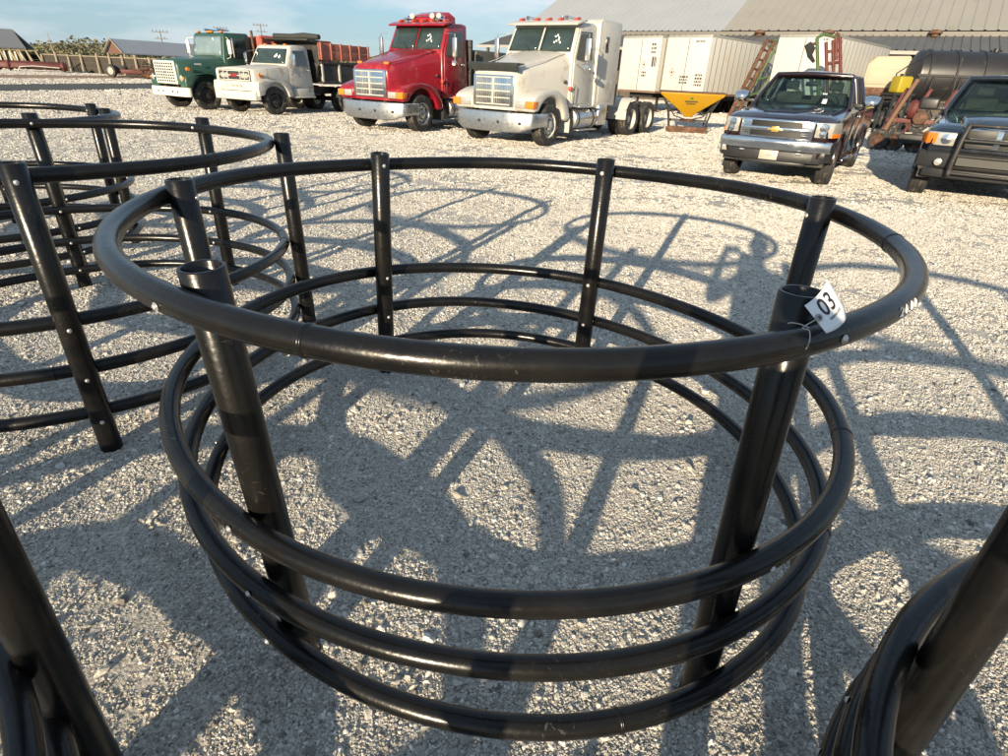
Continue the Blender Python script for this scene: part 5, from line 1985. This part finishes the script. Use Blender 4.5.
def upright_rack():
    Y = 27.0
    base = pix(828, 118, Y)
    base.z = 0
    t = thing('upright_rack', 'tall red and green pipe rack standing behind the maroon pickup roof', 'farm implement', base)

    def P(u, v, dy=0.0):
        return pix(u, v, Y + dy) - base
    for a, b_, ma in (((819, 115), (817, 38), GRN), ((828, 115), (826, 42), DRED), ((834, 115), (833, 40), DRED), ((841, 115), (840, 37), DRED), ((836, 60), (836, 36), DRED)):
        MB().tube([P(*a), P(*b_)], .07, 8).build('upright', ma, t)
    for a, b_, ma in (((817, 38), (824, 34), GRN), ((824, 34), (838, 38), GRN), ((826, 52), (841, 50), DRED), ((826, 64), (841, 62), DRED), ((807, 46), (817, 43), RUST)):
        MB().tube([P(*a), P(*b_)], .06, 8).build('cross_bar', ma, t)
    MB().tube([P(808, 44), P(811, 50), P(810, 56), P(814, 62)], [.14, .18, .1, .06], 7).build('hitch_knuckle', BLKSTEEL, t)
    MB().tube([P(835, 36), P(837, 33), P(840, 36)], .05, 8).build('hook', RUST, t)
    return t


upright_rack()


# ------------------------------------------------------------------ black nurse tank trailer
def tank_trailer():
    left = pix(912, 75, 30.0)
    t = thing('tank_trailer', 'black ribbed liquid tank lying on a two-axle trailer by the barn', 'tank trailer', (left.x, left.y, 0), R(-14))
    TK = mat('black_poly_tank', (0.020, 0.020, 0.022), .40, 0, .2, 2, 0, 20, (.06, .055, .05), .15, 3)
    zc, r, Lt = 2.38, 1.02, 7.2
    prof = [(0, -.18), (.45, -.16), (.8, -.08), (r * .97, .02), (r, .12)]
    tk = MB().lathe(prof + [(r, Lt - .12), (r * .97, Lt), (.8, Lt + .1), (.45, Lt + .16), (0, Lt + .18)], ax='x', n=40, o=(0, 0, zc)).build('tank', TK, t, smooth=35)
    for k in range(7):
        x = .35 + k * 1.08
        MB().lathe([(r - .01, -.05), (r + .045, -.035), (r + .045, .035), (r - .01, .05)], ax='x', n=40, o=(x, 0, zc)).build('hoop', BLKPLAST, tk)
        for s in (-1, 1):
            MB().tube([(x + .2, s * .9, 1.28), (x + .2, s * 1.08, 1.75), (x + .2, s * 1.10, 2.35)], .045, 6).build('cradle_arm', BLKSTEEL, t)
    for s in (-1, 1):
        MB().box(-.1, Lt + .1, s * (r + .02), s * (r + .07), zc - .05, zc + .04).build('side_band', BLKPLAST, tk)
    MB().lathe([(0, .12), (.3, .11), (.34, .04), (.34, -.05)], n=20).build('manway_lid', TK, tk, loc=(5.4, 0, zc + r))
    MB().lathe([(0, .16), (.12, .14), (.12, -.05)], n=14).build('fill_neck', TK, tk, loc=(3.0, 0, zc + r))
    fr = MB()
    for s in (-1, 1):
        fr.box(-.9, Lt + .3, s * .85, s * 1.0, 1.08, 1.26)
    for x in (-.8, 1.0, 3, 5, 7):
        fr.box(x - .06, x + .06, -.85, .85, 1.1, 1.24)
    fr.tube([(-.9, .85, 1.15), (-2.4, 0, .8)], .06, 6)
    fr.tube([(-.9, -.85, 1.15), (-2.4, 0, .8)], .06, 6)
    fr.build('frame', BLKSTEEL, t)
    for x in (-.55, .55):
        for s in (-1, 1):
            w = wheel(t, 0, 0, .52, .28, s, STEELW, style='steel', dish=.01)
            w.rotation_euler = (0, 0, R(90))
            w.location = (x, s * -1.0 if False else -s * 1.0, .52)
        MB().cyl((x, -.95, .52), (x, .95, .52), .06, None, 8).build('axle', BLKSTEEL, t)
    MB().tube([(-.6, -.9, 1.26), (-.9, -.8, 2.4), (-.2, -.8, 3.0), (.3, -.7, 3.3)], .03, 7).build('hose', BLKPLAST, t)
    return t


tank_trailer()


def yellow_drum():
    p = pix(899, 90, 27.0)
    t = thing('yellow_tote', 'small bright yellow plastic tote standing in front of the black tank', 'tote', (p.x, p.y, 0), R(10))
    Y_ = mat('yellow_plastic', (.33, .25, .012), .45, 0, .08, 4)
    w = MB().box(-.30, .30, -.28, .28, 1.62, 2.25).build('tank_body', Y_, t, bevel=.08, seg=3)
    MB().lathe([(0, .10), (.14, .09), (.14, 0)], n=14).build('lid', BLKPLAST, w, loc=(0, 0, 2.24))
    lg = MB()
    for x in (-.38, .38):
        for y in (-.3, .3):
            lg.box(x - .04, x + .04, y - .04, y + .04, 0, 1.62)
    lg.box(-.5, .5, -.4, .4, 1.54, 1.61)
    lg.build('stand', BLKSTEEL, t)
    return t


yellow_drum()


def cream_combine():
    p = pix(885, 104, 36.0)
    t = thing('cream_harvester', 'faded cream harvester body parked between the trailer and the black tank', 'harvester', (p.x, p.y, 0), R(-20))
    C_ = mat('faded_cream', (.36, .32, .235), .6, 0, .08, 2, 0, 20, (.40, .27, .16), .2, 2)
    MB().ext([(-1.7, 1.3), (-1.7, 2.9), (-1.3, 3.35), (.3, 3.4), (.5, 2.9), (1.9, 2.8), (2.0, 1.3)], 'y', -1.2, 1.2).build('body', C_, t, bevel=.08)
    MB().box(-1.5, .2, -1.25, -1.2, 2.0, 2.75).build('side_panel', C_, t, bevel=.03)
    MB().box(-1.6, 1.9, -1.27, -1.21, 1.45, 1.85).build('lower_panel', RUST, t, bevel=.02)
    for y in (-1.2, 1.2):
        w = wheel(t, 0, 0, .75, .4, 1 if y > 0 else -1, STEELW, style='steel')
        w.rotation_euler = (0, 0, R(90))
        w.location = (-1.0, y, .75)
        w = wheel(t, 0, 0, .5, .28, 1 if y > 0 else -1, STEELW, style='steel')
        w.rotation_euler = (0, 0, R(90))
        w.location = (1.5, y, .5)
    MB().box(-1.5, 1.8, -.7, .7, .7, 1.3).build('chassis', BLKSTEEL, t)
    return t


cream_combine()


def red_implement():
    p = grd(884, 150)
    t = thing('red_tiller', 'red tractor implement with brown arm and dark rollers between the two pickups', 'farm implement', p, R(-32))
    MB().box(-.25, 1.7, -.12, .12, .95, 1.10).build('tool_bar', DRED, t, bevel=.02)
    for x in (-.15, .55, 1.3):
        MB().tube([(x, 0, 1.0), (x + .12, .15, 1.7), (x + .25, .3, 2.05)], .07, 8).build('mast', DRED, t)
        MB().tube([(x, 0, 1.0), (x - .2, -.25, .5), (x - .15, -.45, .12)], .055, 8).build('shank', DRED, t)
    MB().tube([(-.35, -.35, .05), (-.05, -.2, 1.2), (.30, -.05, 2.35)], .075, 8).build('slanted_arm', mat('brown_primer', (.16, .09, .055), .75, 0, .25, 6), t)
    MB().tube([(-.35, .35, .05), (0.0, .2, 1.2), (.1, .1, 1.9)], .06, 8).build('slanted_arm', DRED, t)
    for x in (-.28, .2, .9, 1.45):
        w = wheel(t, x, -.35, .36, .22, -1, RUST, style='steel', dish=0)
        w.rotation_euler = (0, 0, R(70))
    MB().cyl((-.3, -.35, .36), (1.6, -.35, .36), .06, None, 8).build('roller_axle', BLKSTEEL, t)
    MB().box(.3, 1.75, -.55, -.1, .30, .62).build('gear_case', BLKSTEEL, t, bevel=.05)
    MB().lathe([(0, .14), (.28, .12), (.33, 0), (.28, -.12), (0, -.14)], ax='x', n=18).build('red_pulley', DRED, t, loc=(.45, -.1, 1.4))
    MB().lathe([(0, .1), (.2, .1), (.24, 0), (.2, -.1), (0, -.1)], ax='y', n=16).build('grey_pulley', RUST, t, loc=(.75, -.25, 1.15))
    t.scale = (.85, .85, .85)
    for k in range(4):
        MB().tube([(.0 + .4 * k, .05, 1.2), (.15 + .4 * k, -.15, 1.45), (.3 + .4 * k, .05, 1.2)], .025, 6).build('hose', BLKPLAST, t)
    return t


red_implement()

# ------------------------------------------------------------------ left background
SHED = mat('shed_metal_roof', (.34, .36, .38), .5, .4, .08, .5)
OLDWOOD = mat('weathered_post', (.27, .225, .165), .9, 0, .2, 3)
DKWOOD = mat('dark_planks', (.045, .038, .028), .9, 0, .25, 1.5)


def slat_barn():
    p = pix(28, 70, 74)
    t = thing('farm_shed', 'grey roofed shed with a pale slatted wall at the far edge of the yard', 'shed', (p.x, p.y, 0), R(32))
    L_ = 26
    MB().loft([[(-L_, -.6, 2.25), (-L_, 4.0, 4.15), (-L_, 8.6, 2.25), (-L_, 8.5, 2.1), (-L_, 4.0, 4.0), (-L_, -.5, 2.1)],
               [(.5, -.6, 2.25), (.5 - 1.2, 4.0, 4.15), (.5, 8.6, 2.25), (.5, 8.5, 2.1), (.5 - 1.2, 4.0, 4.0), (.5, -.5, 2.1)]]).build('roof', mat('dull_shed_roof', (.20, .21, .215), .6, .3, .1, .4), t, smooth=0)
    MB().box(-L_ + .3, -.1, .3, 8, 0, 2.1).build('wall', DKWOOD, t)
    for k in range(40):
        x = -.15 - k * .5
        MB().box(x - .17, x, .18, .28, 0, 2.1).build('slat', mat('white_slat', (.62, .60, .55), .7), t)
    return t


slat_barn()


def pole_shed():
    a = pix(110, 71, 72)
    t = thing('pole_shed', 'open pole shed with a pale metal gable roof behind the green truck', 'shed', (a.x, a.y, 0), R(-30))
    # local x along the gable front, y along the ridge (away)
    W, Ln, e, pk = 3.3, 17.0, 2.15, 3.5
    MB().loft([[(-.3, 0, e), (W / 2, 0, pk), (W + .3, 0, e), (W + .3, 0, e - .1), (W / 2, 0, pk - .1), (-.3, 0, e - .1)],
               [(-.3, Ln, e), (W / 2, Ln, pk), (W + .3, Ln, e), (W + .3, Ln, e - .1), (W / 2, Ln, pk - .1), (-.3, Ln, e - .1)]]).build('roof', SHED, t, smooth=0)
    MB().ext([(0, e - .1), (W, e - .1), (W / 2, pk - .12)], 'y', .25, .35).build('gable', mat('brown_gable', (.13, .07, .05), .8), t)
    for s in (-.15, W / 2 + .0):
        MB().tube([(s - .12 if s < 0 else s - .02, -.05, e + .05 if s < 0 else pk), (W / 2 if s < 0 else W + .3, -.05, pk + .02 if s < 0 else e + .02)], .06, 6).build('barge_board', OLDWOOD, t)
    for x in (0, W):
        for y in (.3, 4.5, 9, 13, 16.7):
            MB().cyl((x, y, 0), (x, y, e), .11, None, 8).build('post', OLDWOOD, t)
    return t


pole_shed()


def plank_wall():
    a, b = pix(28, 70.2, 78), pix(175, 74.2, 62)
    a.z = b.z = 0
    d = b - a
    L_ = d.length
    t = thing('plank_wall', 'long dark plank retaining wall with pale leaning posts', 'wall', a, local(None, d))
    for k in range(3):
        MB().box(0, L_, .02 + .004 * k, .12, .54 * k + .01, .54 * (k + 1)).build('plank', DKWOOD, t, bevel=.01)
    MB().box(0, L_, 0, .2, 1.64, 1.72).build('cap_board', OLDWOOD, t)
    xs_ = [.05, .16, .27, .36, .45, .56, .64, .72, .80, .88, .96]
    for k, s in enumerate(xs_):
        x = L_ * s
        MB().tube([(x + .35, -.35, 0), (x - .10, -.05, 1.75 + .1 * (k % 3))], .13, 8).build('post', OLDWOOD, t)
    MB().tube([(L_ * .27 + .2, -.2, 0), (L_ * .27 - .5, -.1, 3.8)], [.08, .03], 6).build('tall_pole', OLDWOOD, t)
    return t


plank_wall()


def red_header():
    p = pix(30, 70.5, 66)
    t = thing('red_header', 'dark red harvester header with yellow reel frames beside the slatted shed', 'farm implement', (p.x, p.y, 0), R(25))
    MB().ext([(0, .25), (-.5, .35), (-.4, .8), (.1, 1.0), (.5, .9), (.5, .3)], 'x', -2.6, 3.2).build('header_pan', DRED, t, bevel=.05)
    for x in (-2.5, -1.6, 3.1):
        MB().lathe([(0, .3), (.35, .25), (.5, 0), (.35, -.25), (0, -.3)], ax='x', n=14).build('divider', DRED, t, loc=(x, -.1, .55))
    YW = mat('pale_yellow_frame', (.32, .26, .14), .7)
    for x in (-1.9, -1.1, -.5, .3):
        MB().tube([(x, .6, .9), (x - .3, .9, 1.9), (x + .5, .9, 1.95), (x + .9, .6, .9)], .09, 6).build('reel_frame', YW, t)
    MB().tube([(-.9, -.6, .05), (-.6, -.7, .45), (.6, -.7, .55), (2.8, -.7, .45)], .05, 6).build('skid_hoop', STEELW, t)
    return t


red_header()


def scrap_pile():
    p = pix(120, 72, 60)
    t = thing('parked_implement', 'low dark red implement with one black wheel under the pole shed', 'farm implement', (p.x, p.y, 0), R(20))
    MB().box(-.6, 3.6, -.4, .4, .35, .7).build('frame', DRED, t, bevel=.05)
    for k in range(5):
        MB().tube([(.2 + .7 * k, 0, .6), (.4 + .7 * k, .3, 1.1), (.9 + .7 * k, .1, .5)], .06, 6).build('arm', DRED, t)
    w = wheel(t, -.6, -.45, .55, .3, -1, STEELW, style='steel')
    w.rotation_euler = (0, 0, R(60))
    MB().box(-.4, .6, -.3, .5, .4, 1.0).build('gear_box', BLKSTEEL, t, bevel=.06)
    MB().box(.6, 3.4, -.25, .25, 0, .36).build('skid', BLKSTEEL, t)
    p = pix(150, 73, 58)
    t2 = thing('brush_pile', 'tangled pile of dark limbs and pipe beside the green truck', 'brush pile', (p.x, p.y, 0))
    rs = random.Random(4)
    for k in range(34):
        x, y = rs.uniform(-1.4, 1.2), rs.uniform(-.8, .8)
        a = rs.uniform(0, 3.14)
        l_ = rs.uniform(.6, 1.6)
        z = rs.uniform(.15, 1.5) * (1 - abs(x) / 2.2)
        MB().tube([(x - l_ * math.cos(a), y - .4, max(.03, z - rs.uniform(0, .4))), (x, y, z + .1), (x + l_ * math.cos(a), y + .4, max(.03, z + rs.uniform(-.5, .2)))], [.05, .06, .03], 5).build('limb', RUST if k % 3 else DKWOOD, t2)
    return t


scrap_pile()


def utility_pole(u, v, Y, label):
    p = pix(u, v, Y)
    t = thing('utility_pole', label, 'utility pole', (p.x, p.y, 0), R(20), 'utility poles along the horizon')
    W_ = mat('grey_pole_wood', (.16, .14, .12), .9)
    h = p.z
    MB().cyl((0, 0, 0), (0, 0, h), .15, .09, 8).build('pole', W_, t)
    for k, z in enumerate((h - .35, h - 1.5)):
        MB().box(-1.5 + .3 * k, 1.5 - .3 * k, -.05, .05, z - .06, z + .06).build('crossarm', W_, t)
        for x in (-1.3, -.6, .6, 1.3):
            if abs(x) < 1.5 - .3 * k:
                MB().cyl((x, 0, z + .1), (x, 0, z + .35), .07, .05, 6).build('insulator', BLKSTEEL, t)
    return t


utility_pole(159.5, 30, 130, 'utility pole with double crossarm above the pale pole shed roof')
utility_pole(220, 26.5, 150, 'utility pole showing just over the green cab roof')
utility_pole(260, 23.5, 140, 'utility pole rising behind the red dump bed')


# ------------------------------------------------------------------ far treeline
def treeline():
    LEAF = mat('far_foliage', (.15, .145, .085), .9, 0, .45, .05)
    n = 26000
    mbv, mbf = [], []
    u = rng.uniform(-140, 420, n)
    Y = rng.uniform(330, 420, n)
    # crown tops vary along the line
    for i in range(n):
        g = pix(float(u[i]), 60, float(Y[i]))
        x, y = g.x, g.y
        top = 6.8 + 1.6 * math.sin(x * .05) + 1.2 * math.sin(x * .13 + 1) + 1.0 * math.sin(x * .31 + y * .05) + rng.normal(0, .5)
        z = top * rng.uniform(.02, 1.0) ** .6
        s = rng.uniform(.45, 1.1)
        a = rng.uniform(0, 6.28)
        b = rng.uniform(-.9, .9)
        ux, uy = math.cos(a) * s, math.sin(a) * s
        k = len(mbv)
        mbv += [(x - ux, y - uy, z - s * .5), (x + ux, y + uy, z - s * .3 + b * .2), (x + ux * .4, y + uy * .4 + b * s, z + s * .6), (x - ux * .6, y - uy * .6 - b * s * .4, z + s * .45)]
        mbf.append((k, k + 1, k + 2, k + 3))
    mb = MB()
    mb.v, mb.f = mbv, mbf
    o = mb.build('treeline', LEAF, None, smooth=0, fix=False)
    tag(o, 'low olive-green treeline along the far horizon', None, None, 'stuff')


treeline()

# ------------------------------------------------------------------ the photographer, whose long shadow lies in the ring
def photographer():
    t = thing('person', 'person in a bulky jacket and jeans holding a phone up, casting the long shadow', 'person', (PX, PY, 0), 0)
    JK = mat('jacket_cloth', (.05, .055, .07), .85, 0, .2, 8, .2, 60)
    # body: one skinned figure, joints in metres relative to the feet
    V_ = {}
    E_ = []
    pts = []
    radii = []

    def j(name, co, rx, ry=None, link=None):
        V_[name] = len(pts)
        pts.append(co)
        radii.append((rx, ry or rx))
        if link:
            E_.append((V_[link], V_[name]))
    j('pelvis', (0, 0, .93), .165, .125)
    j('belly', (0, .0, 1.08), .165, .125, 'pelvis')
    j('chest', (0, .0, 1.27), .185, .13, 'belly')
    j('neckbase', (0, .01, 1.43), .10, .09, 'chest')
    j('neck', (0, .03, 1.50), .058, .058, 'neckbase')
    j('head1', (0, .05, 1.58), .082, .095, 'neck')
    j('head2', (0, .055, 1.67), .085, .10, 'head1')
    j('head3', (0, .05, 1.735), .06, .075, 'head2')
    for s, n in ((-1, 'l'), (1, 'r')):
        j('hip' + n, (s * .10, 0, .86), .11, .11, 'pelvis')
        j('knee' + n, (s * .135, .02, .48), .075, .075, 'hip' + n)
        j('ankle' + n, (s * .155, -.02, .09), .05, .05, 'knee' + n)
        j('heel' + n, (s * .157, -.02, .045), .045, .045, 'ankle' + n)
        j('toe' + n, (s * .175, .17, .035), .04, .03, 'heel' + n)
        j('shoulder' + n, (s * .19, .0, 1.385), .075, .075, 'chest')
    hand = {-1: Vector((CX - .055 - PX, -.035 - PY, 1.565)), 1: Vector((CX + .065 - PX, -.045 - PY, 1.56))}
    elbow = {-1: Vector((-.36, .16, 1.20)), 1: Vector((.34, .16, 1.18))}
    for s, n in ((-1, 'l'), (1, 'r')):
        j('elbow' + n, tuple(elbow[s]), .058, .058, 'shoulder' + n)
        w = elbow[s].lerp(hand[s], .84)
        j('wrist' + n, tuple(w), .038, .038, 'elbow' + n)
        j('palm' + n, tuple(elbow[s].lerp(hand[s], .97)), .036, .022, 'wrist' + n)
    me_ = bpy.data.meshes.new('body')
    me_.from_pydata(pts, E_, [])
    ob = bpy.data.objects.new('body', me_)
    COL.objects.link(ob)
    ob.modifiers.new('skin', 'SKIN')
    me_.skin_vertices or me_.attributes
    if not me_.skin_vertices:
        bpy.context.view_layer.objects.active = ob
        bpy.ops.mesh.customdata_skin_add()
    sv = me_.skin_vertices[0].data
    for i, r_ in enumerate(radii):
        sv[i].radius = r_
    sv[0].use_root = True
    sd_ = ob.modifiers.new('sub', 'SUBSURF')
    sd_.levels = sd_.render_levels = 2
    dg = bpy.context.evaluated_depsgraph_get()
    nm = bpy.data.meshes.new_from_object(ob.evaluated_get(dg))
    bpy.data.objects.remove(ob)
    SK = mat('skin', (.42, .25, .17), .55)
    JN = mat('jeans', (.05, .07, .12), .85, 0, .2, 12)
    BT = mat('boots', (.07, .045, .03), .7)
    for q in (JK, SK, JN, BT):
        nm.materials.append(q)
    for p in nm.polygons:
        z = p.center.z
        hx = (p.center - hand[-1]).length < .09 or (p.center - hand[1]).length < .09
        p.material_index = 3 if z < .11 else 2 if z < .92 and abs(p.center.x) < .3 and p.center.y < .3 else 1 if (z > 1.47 and abs(p.center.x) < .12 and p.center.y < .2) or hx else 0
    nm.shade_smooth()
    ob = bpy.data.objects.new('body', nm)
    COL.objects.link(ob)
    ob.parent = t
    # jacket hem and hood of cloth give the outline its bulk
    jk = MB()
    rings = []
    for z, rx, ry in ((.84, .235, .185), (.95, .225, .175), (1.12, .215, .165), (1.28, .225, .165), (1.40, .20, .14), (1.46, .12, .11)):
        rings.append([(rx * math.cos(2 * math.pi * k / 24), ry * math.sin(2 * math.pi * k / 24) + .005, z) for k in range(24)])
    jk.loft(rings, True, False)
    jo = jk.build('jacket', JK, t, smooth=60)
    jo.modifiers.new('s', 'SOLIDIFY').thickness = .012
    cap = MB().lathe([(.105, 1.655), (.108, 1.70), (.095, 1.755), (.06, 1.785), (0, 1.795)], n=22).build('cap', mat('cap_cloth', (.09, .08, .07), .9), t, loc=(0, .05, 0))
    MB().ext([(-.085, .09), (-.07, .17), (0, .20), (.07, .17), (.085, .09)], 'z', 1.655, 1.667).build('cap_peak', mat('cap_cloth', (.09, .08, .07), .9), cap)
    # five fingers on each hand round the phone edges
    for s in (-1, 1):
        base = hand[s]
        for k in range(4):
            z = base.z + .035 - .021 * k
            ln = (.055, .062, .058, .045)[k]
            MB().tube([(base.x + s * .012, base.y - .01, z), (base.x + s * .016, base.y + .022, z + .002), (base.x + s * .004, base.y + .030, z), (base.x - s * ln * .35, base.y + .026, z - .002)], [.0095, .009, .0085, .007], 8).build('finger', SK, t)
        MB().tube([(base.x + s * .006, base.y - .015, base.z - .02), (base.x - s * .012, base.y - .012, base.z + .005), (base.x - s * .028, base.y - .004, base.z + .018)], [.011, .010, .008], 8).build('thumb', SK, t)
    ph = thing('smartphone', 'dark smartphone held up in both hands of the photographer', 'phone', (CX, 0, CAMH))
    b_ = MB().box(-.075, .075, -.004, .004, -.062, .012).build('phone_body', mat('phone_black', (.02, .02, .022), .2), ph, bevel=.003)
    b_.rotation_euler = (-PITCH, 0, 0)
    b_.location = (0, -.030, -.012)
    return t


CX = 0.0
PX, PY = 0.17, -0.42
photographer()
